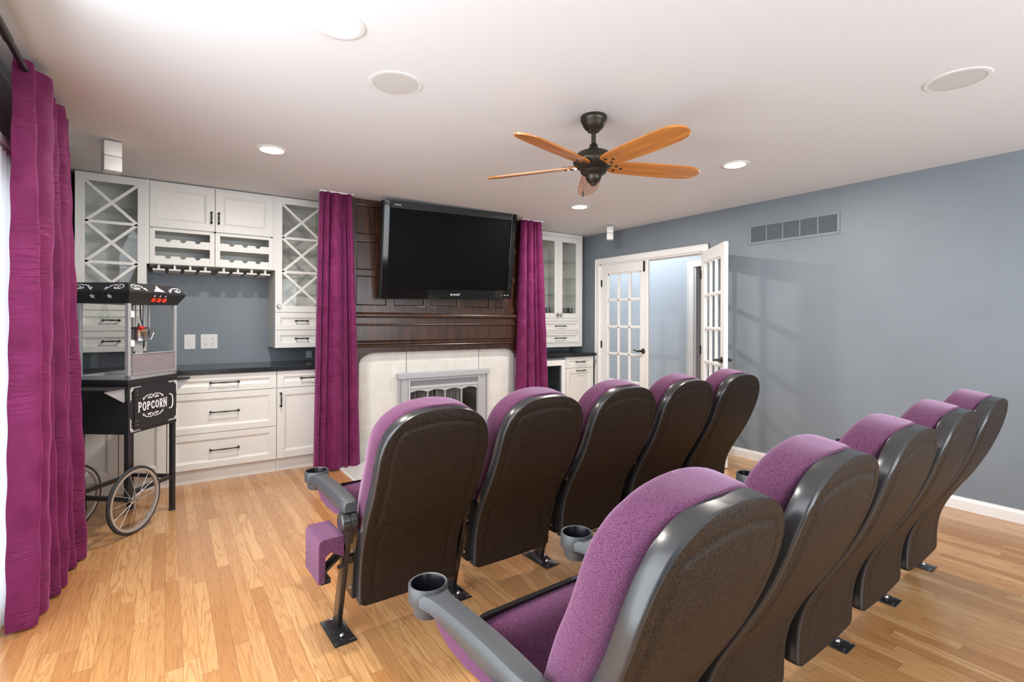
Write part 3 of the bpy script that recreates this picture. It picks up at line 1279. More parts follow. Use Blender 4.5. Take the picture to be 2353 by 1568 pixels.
# dark wood overmantel
om = thing('overmantel', 'dark mahogany panelled overmantel with moulded shelf around the television', 'panelling', (2.37, 4.66, 1.0))
YP = 4.665
bm = nb()
xs = [CX0, 1.440, 1.741, 1.806, 2.128, 2.189, 2.505, 2.566, 2.887, 2.942, 3.259, CX1]
zs = [1.39, 1.45, 1.733, 1.781, 2.054, 2.110, 2.385, H - .003]
for i in range(0, len(xs), 2):
    box(bm, xs[i], xs[i + 1], YP, YP + .045, zs[0], zs[-1])
for i in range(1, len(xs) - 1, 2):
    for k in range(0, len(zs), 2):
        box(bm, xs[i], xs[i + 1], YP, YP + .045, zs[k], zs[k + 1])
    for k in range(1, len(zs) - 1, 2):
        # small ovolo round each sunk panel
        a, b_, c0, c1 = xs[i], xs[i + 1], zs[k], zs[k + 1]
        lo = []
        for e, y in ((0, YP + .001), (.006, YP + .002), (.010, YP + .010), (.014, YP + .016)):
            lo.append([Vector((a + e, y, c0 + e)), Vector((b_ - e, y, c0 + e)), Vector((b_ - e, y, c1 - e)), Vector((a + e, y, c1 - e))])
        loft(bm, lo, cap=False)
box(bm, CX0, CX1, YP + .016, YP + .05, 1.39, H - .003)
obj('wood_panelling', bm, M['mahogany'], om)
bm = nb()


def moulding(bm, prof, x0=CX0, x1=CX1):
    loft(bm, [[Vector((x, y, z)) for y, z in prof] for x in (x0, x1)])


moulding(bm, [(4.74, 1.062), (4.655, 1.062), (4.640, 1.066), (4.636, 1.074), (4.640, 1.082), (4.650, 1.086), (4.648, 1.092), (4.640, 1.096), (4.641, 1.104), (4.652, 1.110),
              (4.655, 1.114), (4.650, 1.122), (4.645, 1.126), (4.645, 1.262), (4.636, 1.266), (4.630, 1.272), (4.632, 1.280), (4.640, 1.284),
              (4.640, 1.338), (4.634, 1.340), (4.618, 1.346), (4.612, 1.356), (4.612, 1.366), (4.618, 1.376), (4.628, 1.382), (4.664, 1.390), (4.74, 1.392)])
obj('mantel_moulding', bm, M['mahogany'], om)
bm = nb()   # arched apron in front of the tile
zt = 1.070
pts = [(CX0, zt), (CX0, .0), (1.470, .0), (1.470, .905)]
for s in range(1, 11):
    a = PI - (PI / 2) * s / 10
    pts.append((1.470 + .165 + .165 * math.cos(a), .905 + .105 * math.sin(a)))
pts += [(3.08, 1.010)]
for s in range(1, 11):
    a = PI / 2 - (PI / 2) * s / 10
    pts.append((3.08 + .165 * math.cos(a), .905 + .105 * math.sin(a)))
pts += [(3.275, .905), (3.275, 0), (CX1, 0), (CX1, zt)]
prism(bm, pts, .055, lambda u, v, w_: Vector((u, YP + w_, v)))
obj('arched_apron', bm, M['mahogany'], om)

# ------------------------------------------------------------------ television
tv = thing('television', 'large black flat-screen television tilted down above the mantel', 'television', (2.345, 4.60, 1.54))
wT, hT = 1.440, .885
top = Vector((2.340, 4.425, 2.410))
bot = Vector((2.364, 4.575, 1.540))
upv = (top - bot).normalized()
rt = Vector((1, 0, 0)) - upv * upv.x
rt.normalize()
fwd = rt.cross(upv) * 1.0      # toward viewer (-y)
if fwd.y > 0:
    fwd = -fwd


def tvp(u, v, w_):
    return bot + rt * u + upv * v + fwd * w_


def tvbox(bm, u0, u1, v0, v1, w0, w1, bevel=0, mi=0):
    m = Matrix((rt, upv, -fwd)).transposed().to_4x4()
    m.translation = tvp((u0 + u1) / 2, (v0 + v1) / 2, (w0 + w1) / 2)
    box_m(bm, m, u1 - u0, v1 - v0, w1 - w0, bevel, mi=mi)


bm = nb()
tvbox(bm, -wT / 2, wT / 2, 0, hT, -.055, .0, .006)
tvbox(bm, -wT / 2 + .15, wT / 2 - .15, .12, hT - .12, -.095, -.055, .01)
obj('housing', bm, M['tvtop'], tv)
bm = nb()
tvbox(bm, -wT / 2, -wT / 2 + .052, 0, hT, 0, .012, .004)
tvbox(bm, wT / 2 - .052, wT / 2, 0, hT, 0, .012, .004)
tvbox(bm, -wT / 2 + .05, wT / 2 - .05, 0, .075, 0, .012, .004)
tvbox(bm, -wT / 2 + .05, wT / 2 - .05, .074, .082, 0, .016, .002)
obj('bezel', bm, M['tvblack'], tv)
bm = nb()
tvbox(bm, -wT / 2 + .05, wT / 2 - .05, hT - .050, hT, 0, .012, .004)
obj('top_bezel', bm, M['tvtop'], tv)
bm = nb()
tvbox(bm, -wT / 2 + .05, wT / 2 - .05, .08, hT - .048, 0, .004)
obj('screen', bm, M['screen'], tv)
bm = nb()
text_mesh(bm, 'SHARP', .030, lambda x, y, z: tvp(x * 1.25 + .045, y + .036, .0125))
obj('logo', bm, M['logo'], tv)
bm = nb()
text_mesh(bm, 'AQUOS', .018, lambda x, y, z: tvp(x - wT / 2 + .125, y + hT - .024, .0125))
obj('badge', bm, M['logo'], tv)
bm = nb()
for k, u in enumerate((.60, .635, .66, .675)):
    tvbox(bm, u, u + .010, .030, .034 + .004 * (k % 2), .012, .0128)
obj('indicator_marks', bm, M['logo'], tv)
bm = nb()
box(bm, 2.10, 2.60, 4.635, 4.664, 1.80, 2.20, .003)
bar(bm, (2.25, 4.645, 1.92), tvp(-.1, .30, -.075), .03, .02)
bar(bm, (2.25, 4.645, 2.12), tvp(-.1, .62, -.085), .03, .02)
bar(bm, (2.45, 4.645, 1.92), tvp(.1, .30, -.075), .03, .02)
bar(bm, (2.45, 4.645, 2.12), tvp(.1, .62, -.085), .03, .02)
obj('wall_mount', bm, M['dark'], tv)


# ------------------------------------------------------------------ curtains
def curtain(label, line_top, line_bot, z_top, z_bot, folds, amp_t, amp_b, seed, nrm, header=.05, hem=None):
    """line_* : functions s->(x,y) along the curtain; folds: wave function s->offset; nrm: outward normal"""
    bm = nb()
    nu, nz = 150, 70
    rnd = random.Random(seed)
    ph = [rnd.uniform(0, 6) for _ in range(6)]
    nrm = Vector((nrm[0], nrm[1], 0)).normalized()
    rows = []
    for k in range(nz + 1):
        f = k / nz
        z0 = z_top + (z_bot - z_top) * f
        row = []
        for i in range(nu + 1):
            s = i / nu
            a = Vector((*line_top(s), 0))
            b_ = Vector((*line_bot(s), 0))
            g = f ** .8
            p = a.lerp(b_, g)
            o_ = folds(s, f) * (amp_t + (amp_b - amp_t) * g)
            # gentle creases
            o_ += .0035 * math.sin(31 * f + 5 * s + ph[0]) * math.sin(9 * s + ph[1]) * (0.3 + f)
            o_ += .002 * math.sin(67 * f + ph[2] + 11 * math.sin(6 * s))
            p = p + nrm * o_
            zz = z0
            if hem:
                zz = z0 + hem(s) * f ** 6
            row.append(Vector((p.x, p.y, zz)))
        rows.append(row)
    loft(bm, rows, closed=False, cap=False)
    bmesh.ops.solidify(bm, geom=bm.faces[:], thickness=.004)
    o = obj('curtain', bm, M['velvet'], smooth=True, loc=(*line_bot(.5), z_bot), angle=80)
    return tag(o, label, 'curtain')


def lobes(knots, gather=.0):
    """rounded folds between sharp creases; knots = crease positions along the curtain"""
    def f(s, t):
        s2 = s + gather * math.sin(PI * s) * (t - .5)
        for i in range(len(knots) - 1):
            if s2 <= knots[i + 1] or i == len(knots) - 2:
                w_ = knots[i + 1] - knots[i]
                q = max(0, min(1, (s2 - knots[i]) / w_))
                k = min(1.0, .55 + w_ * 2.2)
                dr = 1 + .18 * math.sin(3.1 * t + i * 1.9)
                return k * dr * max(0, math.sin(PI * q)) ** .62
        return 0
    return f


lerp2 = lambda a, b_: (lambda s: (a[0] + (b_[0] - a[0]) * s, a[1] + (b_[1] - a[1]) * s))
curtain('long plum velvet curtain on the rod beside the patio door at far left',
        lerp2((-.520, 2.86), (-.490, 3.66)), lerp2((-.545, 2.90), (-.475, 3.68)), 2.385, .012,
        lobes([0, .10, .36, .47, .60, .74, .86, 1.0], .05), .075, .125, 3, (1, -.12))
curtain('plum velvet curtain hanging in front of the left end of the fireplace',
        lerp2((1.100, 4.600), (1.375, 4.600)), lerp2((1.055, 4.600), (1.465, 4.605)), H - .012, .016,
        lobes([0, .12, .28, .66, .76, 1.0], .10), .075, .095, 8, (-.10, -1))
curtain('plum velvet curtain hanging at the right end of the fireplace',
        lerp2((3.245, 4.602), (3.520, 4.600)), lerp2((3.165, 4.602), (3.630, 4.602)), H - .012, .018,
        lobes([0, .30, .58, .72, 1.0], -.08), .070, .085, 11, (-.10, -1))
m_ = M['sheer']
N_, L_, b_n = nodes(m_)
tl = N_.new('ShaderNodeBsdfTranslucent')
tl.inputs[0].default_value = (.9, .92, .95, 1)
mxs = N_.new('ShaderNodeMixShader')
mxs.inputs[0].default_value = .6
L_.new(b_n.outputs[0], mxs.inputs[1])
L_.new(tl.outputs[0], mxs.inputs[2])
L_.new(mxs.outputs[0], N_['Material Output'].inputs[0])
bm = nb()
rows = []
for k in range(30):
    z = 2.02 + (.022 - 2.02) * k / 29
    rows.append([Vector((-.572 + .012 * math.sin(i * .8 + .3 * math.sin(k * .3)), 2.70 + .50 * i / 60, z)) for i in range(61)])
loft(bm, rows, closed=False, cap=False)
o = obj('sheer_curtain', bm, M['sheer'], smooth=True, loc=(-.572, 2.95, .022))
tag(o, 'narrow white sheer curtain against the bright patio door, left of the velvet', 'curtain')
rod = thing('curtain_rod', 'dark metal curtain rod above the patio door', 'curtain rod', (-.485, 1.5, 2.34))
bm = nb()
tube(bm, [(-.485, -.8, 2.345), (-.485, 3.78, 2.345)], .0125, 14)
tube(bm, [(-.485, -.8, 2.345), (-.485, 2.60, 2.345)], .0155, 14)
obj('pole', bm, M['dark'], rod, smooth=True)
for y in (-.6, 2.15, 3.76):
    bm = nb()
    tube(bm, [(XL + .002, y, 2.335), (-.50, y, 2.335)], .007, 8)
    lathe(bm, [(0, 0), (.022, 0), (.022, .006), (0, .006)], (XL + .0005, y, 2.335), (1, 0, 0), 14)
    obj('bracket', bm, M['dark'], rod, smooth=True)
for x0, x1, lab in ((1.09, 1.385, 'white ceiling track above the left fireplace curtain'), (3.235, 3.53, 'white ceiling track above the right fireplace curtain')):
    bm = nb()
    box(bm, x0, x1, 4.545, 4.585, H - .012, H - .0005, .002)
    o = obj('curtain_track', bm, M['whiteplastic'], loc=(x0, 4.56, H - .012))
    tag(o, lab, 'curtain track')


# ------------------------------------------------------------------ ceiling fittings
def downlight(x, y, label):
    t = thing('ceiling_light', label, 'light', (x, y, H))
    bm = nb()
    lathe(bm, [(.070, -.002), (.073, -.006), (.090, -.007), (.097, -.003), (.097, -.0002), (.07, -.0002)], (x, y, H), seg=40, cap=False)
    obj('trim_ring', bm, M['trim'], t, smooth=True)
    bm = nb()
    lathe(bm, [(0, -.0035), (.071, -.0035), (.071, -.001), (0, -.001)], (x, y, H), seg=36)
    obj('diffuser', bm, M['lamp'], t)
    l = bpy.data.lights.new('downlight_beam', 'AREA')
    l.shape = 'DISK'
    l.size = .13
    l.energy = 14.0
    l.color = (1, .94, .86)
    o = bpy.data.objects.new('downlight_beam', l)
    COL.objects.link(o)
    o.parent = t
    o.location = (0, 0, -.012)


downlight(.548, 1.985, 'round recessed ceiling light nearest the camera, upper left')
downlight(.576, 3.675, 'round recessed ceiling light in front of the white wall cabinets')
downlight(3.375, 2.115, 'round recessed ceiling light right of the ceiling fan')
downlight(3.365, 3.765, 'round recessed ceiling light between the fan and the corner cabinet')


def ceiling_speaker(x, y, label):
    t = thing('ceiling_speaker', label, 'speaker', (x, y, H))
    bm = nb()
    lathe(bm, [(.106, -.004), (.122, -.004), (.124, -.0003), (.106, -.0003)], (x, y, H), seg=40, cap=False)
    obj('rim', bm, M['trim'], t, smooth=True)
    bm = nb()
    lathe(bm, [(0, -.003), (.107, -.003), (.107, -.001), (0, -.001)], (x, y, H), seg=36)
    obj('grille', bm, M['grille'], t)


ceiling_speaker(.902, 2.313, 'round flush ceiling speaker behind the nearest recessed light')
ceiling_speaker(3.04, .79, 'round flush ceiling speaker at the upper right')


def cube_speaker(c, rz, sz, label):
    """stacked pair of little cubes hanging from a ceiling bracket"""
    t = thing('cube_speaker', label, 'speaker', (c[0], c[1], H))
    m0 = Matrix.Translation((c[0], c[1], 0)) @ Matrix.Rotation(rz, 4, 'Z')
    for k in range(2):
        bm = nb()
        box_m(bm, m0 @ Matrix.Translation((0, 0, c[2] + sz / 2 + (1 - k) * (sz + .002) - .0)), sz, sz * 1.25, sz, .006)
        obj('speaker_cube', bm, M['whiteplastic'], t, smooth=True)
    bm = nb()
    box_m(bm, m0 @ Matrix.Translation((0, sz * .9, H - .003)), sz * .6, sz * .9, .005, .001)
    bar(bm, m0 @ Vector((0, sz * .8, H - .004)), m0 @ Vector((0, sz * .55, c[2] + sz * 1.9)), .014, .014)
    obj('bracket', bm, M['whiteplastic'], t)


cube_speaker((-.288, 4.09, 2.243), R(12), .092, 'white two-cube speaker on the ceiling above the popcorn cart')
cube_speaker((4.30, 4.28, 2.268), R(-42), .075, 'white two-cube speaker on the ceiling by the french doors')

# wall vent
vt = thing('wall_vent', 'long blue-grey return air grille high on the right wall', 'vent', (XR, 2.35, 2.14))
VY0, VY1, VZ0, VZ1 = 1.950, 2.745, 2.045, 2.235
bm = nb()
box(bm, XR - .008, XR - .0005, VY0 + .021, VY1 - .021, VZ1 - .022, VZ1)
box(bm, XR - .008, XR - .0005, VY0 + .021, VY1 - .021, VZ0, VZ0 + .022)
box(bm, XR - .008, XR - .0005, VY0, VY0 + .022, VZ0, VZ1, .002)
box(bm, XR - .008, XR - .0005, VY1 - .022, VY1, VZ0, VZ1, .002)
for k in range(1, 5):
    y = VY0 + .022 + (VY1 - VY0 - .044) * k / 5
    box(bm, XR - .008, XR - .0005, y - .005, y + .005, VZ0 + .021, VZ1 - .021)
obj('frame', bm, M['wall'], vt)
bm = nb()
box(bm, XR - .002, XR - .0006, VY0 + .02, VY1 - .02, VZ0 + .02, VZ1 - .02, mi=1)
for k in range(13):
    z = VZ0 + .026 + k * .0115
    m_ = Matrix.Translation((XR - .0045, (VY0 + VY1) / 2, z)) @ Matrix.Rotation(R(35), 4, 'Y')
    box_m(bm, m_, .0075, VY1 - VY0 - .046, .0016)
obj('louvers', bm, [M['ventdark'], M['ventgap']], vt)

# ------------------------------------------------------------------ ceiling fan
FX, FY = 1.946, 2.064
fan = thing('ceiling_fan', 'bronze ceiling fan with five honey-coloured wooden blades', 'ceiling fan', (FX, FY, H))
bm = nb()
lathe(bm, [(0, 0), (.070, 0), (.074, -.012), (.073, -.024), (.066, -.032), (.060, -.050), (.047, -.068), (.036, -.078), (.032, -.084), (.020, -.084), (.0, -.08)], (FX, FY, H - .0005), seg=36)
obj('canopy', bm, M['bronze'], fan, smooth=True)
bm = nb()
tube(bm, [(FX, FY, H - .07), (FX, FY, 2.255)], .0125, 16)
obj('downrod', bm, M['bronze'], fan, smooth=True)
bm = nb()
lathe(bm, [(0, .100), (.015, .100), (.021, .095), (.028, .068), (.034, .062), (.060, .058), (.085, .048), (.100, .034), (.106, .020), (.112, .012), (.112, -.008), (.104, -.018), (.098, -.026),
           (.080, -.040), (.068, -.046), (.066, -.052)], (FX, FY, 2.190), seg=40)
obj('motor_housing', bm, M['bronze'], fan, smooth=True)
bm = nb()
lathe(bm, [(.0, -.046), (.070, -.046), (.072, -.056), (.066, -.066), (.050, -.073), (.044, -.082), (.042, -.094), (.036, -.104), (.030, -.112), (.020, -.120), (.017, -.128), (.008, -.133), (0, -.134)], (FX, FY, 2.190), seg=36)
obj('switch_housing', bm, M['bronze'], fan, smooth=True)
BZ = 2.168
for k in range(5):
    a = R(50.6 + 72 * k)
    mB = Matrix.Translation((FX, FY, H))
    mR = Matrix.Translation((0, 0, BZ - H)) @ Matrix.Rotation(a, 4, 'Z') @ Matrix.Rotation(R(-13), 4, 'X')
    bm = nb()
    # outline: narrow root widening, rounded tip
    r0, r1 = .080, .645
    n = 26
    top_, bt_ = [], []

    def half(u):
        if u < .12:
            return .028 + .030 * math.sqrt(max(0, u / .12))
        if u < .80:
            return .058 + .010 * math.sin((u - .12) / .68 * PI / 1.4)
        q = (u - .80) / .20
        return .0655 * math.sqrt(max(0, 1 - q ** 2.4)) + .0005
    lo = []
    for i in range(n + 1):
        u = i / n
        u = 1 - (1 - u) ** 1.35 if u > .5 else u * (1 - .5 ** 1.35) / .5
        x = r0 + (r1 - r0) * u
        hw = half(u)
        th = .0035
        lo.append([mB @ Vector(p) for p in ((x, -hw, -th), (x, -hw * .96, -th * 1.5), (x, hw * .96, -th * 1.5), (x, hw, -th), (x, hw, th), (x, -hw, th))])
    loft(bm, lo)
    bl = obj('blade', bm, M['blade'], fan, smooth=True, angle=30)
    bl.matrix_local = mR
    bm = nb()
    for (x, y) in ((.125, .022), (.160, .0), (.125, -.022)):
        lathe(bm, [(0, 0), (.0085, 0), (.008, .003), (.004, .006), (0, .0065)], mB @ Vector((x, y, -.005)), (mB.to_3x3() @ Vector((0, 0, -1))), 12)
    box_m(bm, mB @ Matrix.Translation((.115, 0, .007)), .12, .055, .006, .002)
    bi_ = obj('blade_iron', bm, M['bronze'], fan, smooth=True)
    bi_.matrix_local = mR
bm = nb()
tube(bm, [(FX - .050, FY + .03, 2.135), (FX - .050, FY + .03, 2.02)], .0012, 6)
lathe(bm, [(0, .022), (.003, .018), (.006, .006), (.007, -.004), (.004, -.012), (0, -.013)], (FX - .050, FY + .03, 2.008), seg=12)
obj('pull_chain', bm, M['bronze'], fan, smooth=True)


# ------------------------------------------------------------------ theatre seats
# local frame: x across (seat centre 0), y forward, origin on the floor at the stanchion line
def interp(tab, z):
    if z <= tab[0][0]:
        return tab[0][1]
    for (a, va), (b_, vb) in zip(tab[:-1], tab[1:]):
        if z <= b_:
            t = (z - a) / (b_ - a)
            return va + (vb - va) * t
    return tab[-1][1]


PROF = [(.10, -.124), (.22, -.124), (.30, -.132), (.37, -.153), (.44, -.188), (.53, -.243), (.60, -.283), (.66, -.313), (.72, -.338), (.78, -.360), (.84, -.378), (.90, -.392), (.96, -.402), (1.05, -.414)]


def prof(z):
    # smoothed lookup
    return sum(interp(PROF, z + d) for d in (-.03, -.015, 0, .015, .03)) / 5


def pnorm(z):
    dy = (prof(z + .01) - prof(z - .01)) / .02
    n = Vector((0, 1, -dy))
    return n.normalized()


def dome(z, z0, z1, w, e=2.6):
    if z <= z0:
        return w
    q = min(1, (z - z0) / (z1 - z0))
    return w * max(0.0, 1 - q ** e) ** (1 / e)


SH_W = .243


def smooth01(x):
    x = max(0, min(1, x))
    return x * x * (3 - 2 * x)


def shell_mesh():
    bm = nb()
    zs_ = [.142 + (.80 - .142) * i / 70 for i in range(70)]
    zt = .966
    zs_ += [.80 + (zt - .80) * math.sin(PI / 2 * i / 30) for i in range(31)]
    nb_ = 60
    Tt = .046
    loops = []
    for iz, z in enumerate(zs_):
        hw = dome(z, .735, zt + .0002, SH_W - .012 * smooth01((.55 - z) / .25), 2.75)
        if z < .165:
            hw -= .020 * (1 - math.sqrt(max(0, 1 - ((.165 - z) / .0231) ** 2))) if z > .1421 else .020
        hw = max(hw, .004)
        c = Vector((0, prof(z), z))
        n = pnorm(z)
        er = min(.007, hw * .45)
        lp = []
        for i in range(nb_ + 1):          # back face, left to right
            x = -(hw - er) + 2 * (hw - er) * i / nb_
            dep = 0.0
            # pressed outlines: a raised upper field and a lower field
            e_ = min(hw - .046 - abs(x), (.918 - z) - .9 * x * x, (z - (.505 + .12 * x)) * .9)
            dep += .0032 * smooth01(1 - abs(e_) / .010)
            dep -= .0022 * smooth01(e_ / .02)
            e2 = min(.168 - abs(x), z - .195, (.470 + .12 * x) - z)
            dep += .0040 * smooth01(1 - abs(e2) / .009)
            # crown of the back face
            crown = .007 * (1 - (x / .25) ** 2) * smooth01(hw / .2)
            lp.append(c - n * (crown - dep) + Vector((x, 0, 0)))
        for a in (20, 45, 70):
            lp.append(c + Vector((hw - er + er * math.sin(R(a)), 0, 0)) + n * (er - er * math.cos(R(a))) * 1.0)
        lp.append(c + Vector((hw, 0, 0)) + n * er)
        lp.append(c + Vector((hw, 0, 0)) + n * (Tt - .004))
        lp.append(c + Vector((hw - .004, 0, 0)) + n * Tt)
        lp.append(c + Vector((-hw + .004, 0, 0)) + n * Tt)
        lp.append(c + Vector((-hw, 0, 0)) + n * (Tt - .004))
        lp.append(c + Vector((-hw, 0, 0)) + n * er)
        for a in (70, 45, 20):
            lp.append(c + Vector((-(hw - er + er * math.sin(R(a))), 0, 0)) + n * (er - er * math.cos(R(a))))
        loops.append(lp)
    rows = loft(bm, loops)
    bm.faces.ensure_lookup_table()
    nloop = len(loops[0])
    for f in bm.faces:
        f.material_index = 1
    idx = 0
    for r_ in range(len(loops) - 1):
        for i in range(nloop):
            if i < nb_:
                bm.faces[idx].material_index = 0
            idx += 1
    return bm


def cushion_mesh():
    bm = nb()
    z0, z1 = .300, .972
    zs_ = [z0 + (.80 - z0) * i / 26 for i in range(26)] + [.80 + (z1 - .80) * math.sin(PI / 2 * i / 22) for i in range(23)]
    loops = []
    for z in zs_:
        hw = dome(z, .735, z1 + .0002, SH_W - .006 - .012 * smooth01((.55 - z) / .25), 2.75)
        hw -= .018 * smooth01((z0 + .03 - z) / .03)
        hw = max(hw, .004)
        c = Vector((0, prof(z), z))
        n = pnorm(min(z, .93))
        t0 = .040
        t1 = .045 + .100 * smooth01((z - .26) / .22) + .034 * smooth01((z - .42) / .2) * (1 - .5 * smooth01((z - .80) / .15))
        if z > .86:
            q_ = (z - .86) / (z1 - .86)
            t1 -= .030 * q_ ** 3
        lp = []
        K = 26
        for i in range(K):
            a = 2 * PI * i / K
            e = 2 / 4.5
            ca, sa = math.cos(a), math.sin(a)
            x = hw * math.copysign(abs(ca) ** e, ca)
            tt = (t0 + t1) / 2 + (t1 - t0) / 2 * math.copysign(abs(sa) ** e, sa)
            if sa > 0:
                tt += .012 * (1 - (x / .24) ** 2) * 1.0 - .0
            lp.append(c + n * tt + Vector((x, 0, 0)))
        loops.append(lp)
    loft(bm, loops)
    return bm


SEAT_TILT = R(66)


def seat_frame():
    return Matrix.Translation((0, -.010, .180)) @ Matrix.Rotation(SEAT_TILT, 4, 'X')


def seat_mesh():
    bm = nb()
    m_ = seat_frame()
    loops = []
    ln, wd_ = .415, .232
    for k in range(21):
        q = k / 20
        y = ln * q
        hw = wd_
        tq = .105
        if q < .08:
            tq *= .6 + .4 * math.sin(PI / 2 * q / .08)
        if q > .82:
            s = (q - .82) / .18
            tq *= math.sqrt(max(0.02, 1 - s ** 2.5))
            hw -= .012 * s ** 2
        lp = []
        for i in range(28):
            a = 2 * PI * i / 28
            ca, sa = math.cos(a), math.sin(a)
            x = hw * math.copysign(abs(ca) ** .4, ca)
            z = tq / 2 * math.copysign(abs(sa) ** .5, sa)
            if sa > 0:
                z += .008 * (1 - (x / hw) ** 2)
            lp.append(m_ @ Vector((x, y, z + .02)))
        loops.append(lp)
    loft(bm, loops)
    return bm


def pan_mesh():
    bm = nb()
    m_ = seat_frame()
    loops = []
    ln, wd_ = .428, .238
    for k in range(13):
        q = k / 12
        y = -.005 + ln * q
        hw = wd_ - .012 * q ** 4
        zt_ = .006 + .034 * max(0, (q - .92) / .08) ** 1.5
        zb = -.055 + .050 * q ** 3
        lp = [(-hw, zt_), (-hw + .006, zt_ + .002), (hw - .006, zt_ + .002), (hw, zt_), (hw, zb + .02), (hw - .03, zb), (-hw + .03, zb), (-hw, zb + .02)]
        loops.append([m_ @ Vector((x, y, z)) for x, z in lp])
    loft(bm, loops)
    return bm


def bracket_mesh(s):
    """black side guard between shell and cushion along the lower back"""
    bm = nb()
    loops = []
    for k in range(15):
        z = .165 + (.435 - .165) * k / 14
        c = Vector((s * (SH_W - .012), prof(z), z))
        n = pnorm(z)
        d = .090 * math.sin(PI * min(1, (1 - k / 14) * .55 + .12)) ** .8 if k < 14 else .02
        a = c + n * .040
        b_ = c + n * (.040 + d)
        w_ = .012
        loops.append([a + Vector((w_, 0, 0)), b_ + Vector((w_, 0, 0)), b_ - Vector((w_, 0, 0)), a - Vector((w_, 0, 0))])
    loft(bm, loops)
    for z in (.20, .36):
        lathe(bm, [(0, 0), (.006, 0), (.005, .004), (0, .005)], Vector((s * SH_W, prof(z) + .07, z)), (s, 0, 0), 10, mi=1)
    return bm


def post_parts(x, par, first=True):
    """stanchion standing at local x: leg, pivot, foot, armrest + cup holder"""
    bm = nb()
    bar(bm, (x, .015, .010), (x, -.125, .500), .022, .056, .004, up=(0, 1, 0))
    bar(bm, (x, -.118, .42), (x, -.140, .545), .034, .040, .004, up=(0, 1, 0))
    lg = obj('leg', bm, M['steelblack'], par, smooth=True)
    bm = nb()
    lathe(bm, [(0, -.038), (.032, -.038), (.038, -.032), (.038, -.008), (.034, -.006), (.034, -.002), (.040, 0), (.040, .022), (.034, .028), (.0, .028)], (x, -.135, .512), (1, 0, 0), 28)
    obj('pivot_disc', bm, M['rim'], lg, smooth=True)
    bm = nb()
    # foot plate with slots
    box(bm, x - .045, x + .045, -.105, .105, 0, .006, .002)
    loft(bm, [[Vector((x + sx * (.040 - .018 * q), sy * (.085 - .040 * q) + .015, .006 + .020 * q ** 1.6)) for sx, sy in ((-1, -1), (1, -1), (1, 1), (-1, 1))] for q in (0, .33, .66, 1)])
    for sx, sy in ((-1, -1), (1, -1), (-1, 1), (1, 1)):
        box(bm, x + sx * .030 - .010, x + sx * .030 + .010, sy * .092 - .004, sy * .092 + .004, .006, .0075, .001, mi=1)
    for sy in (-.055, .075):
        lathe(bm, [(0, 0), (.010, 0), (.010, .005), (.006, .010), (0, .011)], (x, sy, .012), seg=12, mi=1)
    obj('foot_plate', bm, [M['steelblack'], M['chrome']], lg, smooth=True)
    # armrest
    bm = nb()
    A = []
    for y, hw, zb, zt_ in ((-.160, .024, .552, .590), (-.150, .029, .548, .596), (-.09, .030, .545, .600), (.0, .031, .545, .604), (.10, .031, .550, .604), (.19, .032, .556, .600),
                           (.245, .034, .560, .597), (.285, .044, .560, .596)):
        A.append([Vector((x + a * hw, y, z)) for a, z in ((-1, zb + .004), (-.85, zb), (.85, zb), (1, zb + .004), (1, zt_ - .012), (.80, zt_ - .001), (.5, zt_), (-.5, zt_), (-.80, zt_ - .001), (-1, zt_ - .012))])
    loft(bm, A)
    ar = obj('armrest', bm, M['arm'], par, smooth=True, angle=50)
    bm = nb()
    c = (x, .318, 0)
    lathe(bm, [(.046, .604), (.0505, .606), (.053, .603), (.0535, .560), (.051, .556), (.041, .553), (.040, .528), (.037, .522), (.0, .522)], c, seg=36, cap=False)
    lathe(bm, [(.0, .534), (.040, .536), (.044, .60), (.0465, .6045)], c, seg=36, cap=False, mi=1)
    obj('cup_holder', bm, [M['arm'], M['cupin']], ar, smooth=True)
    # upholstered strip below the armrest
    bm = nb()
    lo = []
    for y, zb in ((-.09, .520), (.0, .505), (.10, .500), (.18, .506), (.235, .530), (.255, .552)):
        lo.append([Vector((x + a * .017, y, z)) for a, z in ((-1, zb), (0, zb - .006), (1, zb), (1, .556), (-1, .556))])
    loft(bm, lo)
    obj('arm_pad', bm, M['fabric'], ar, smooth=True)
    return lg


ROWS = (('front', 2.205, .0385), ('back', 0.970, .045))
PITCH, X00 = .552, .600


def seat_thing(label, group):
    t = thing('theater_seat', label, 'chair', (0, 0, 0), group)
    b_ = obj('backrest_shell', shell_mesh(), [M['shell'], M['rim']], t, smooth=True, angle=50)
    obj('backrest_cushion', cushion_mesh(), M['fabric'], t, smooth=True, angle=60)
    obj('seat_cushion', seat_mesh(), M['fabric'], t, smooth=True, angle=60)
    obj('seat_pan', pan_mesh(), M['steelblack'], t, smooth=True)
    for s in (-1, 1):
        obj('side_bracket', bracket_mesh(s), [M['steelblack'], M['chrome']], t, smooth=True)
    bm = nb()
    bar(bm, (-PITCH / 2 + .005, -.075, .33), (PITCH / 2 - .005, -.075, .33), .03, .03, .003, up=(0, 1, 0))
    obj('crossbar', bm, M['steelblack'], t)
    return t


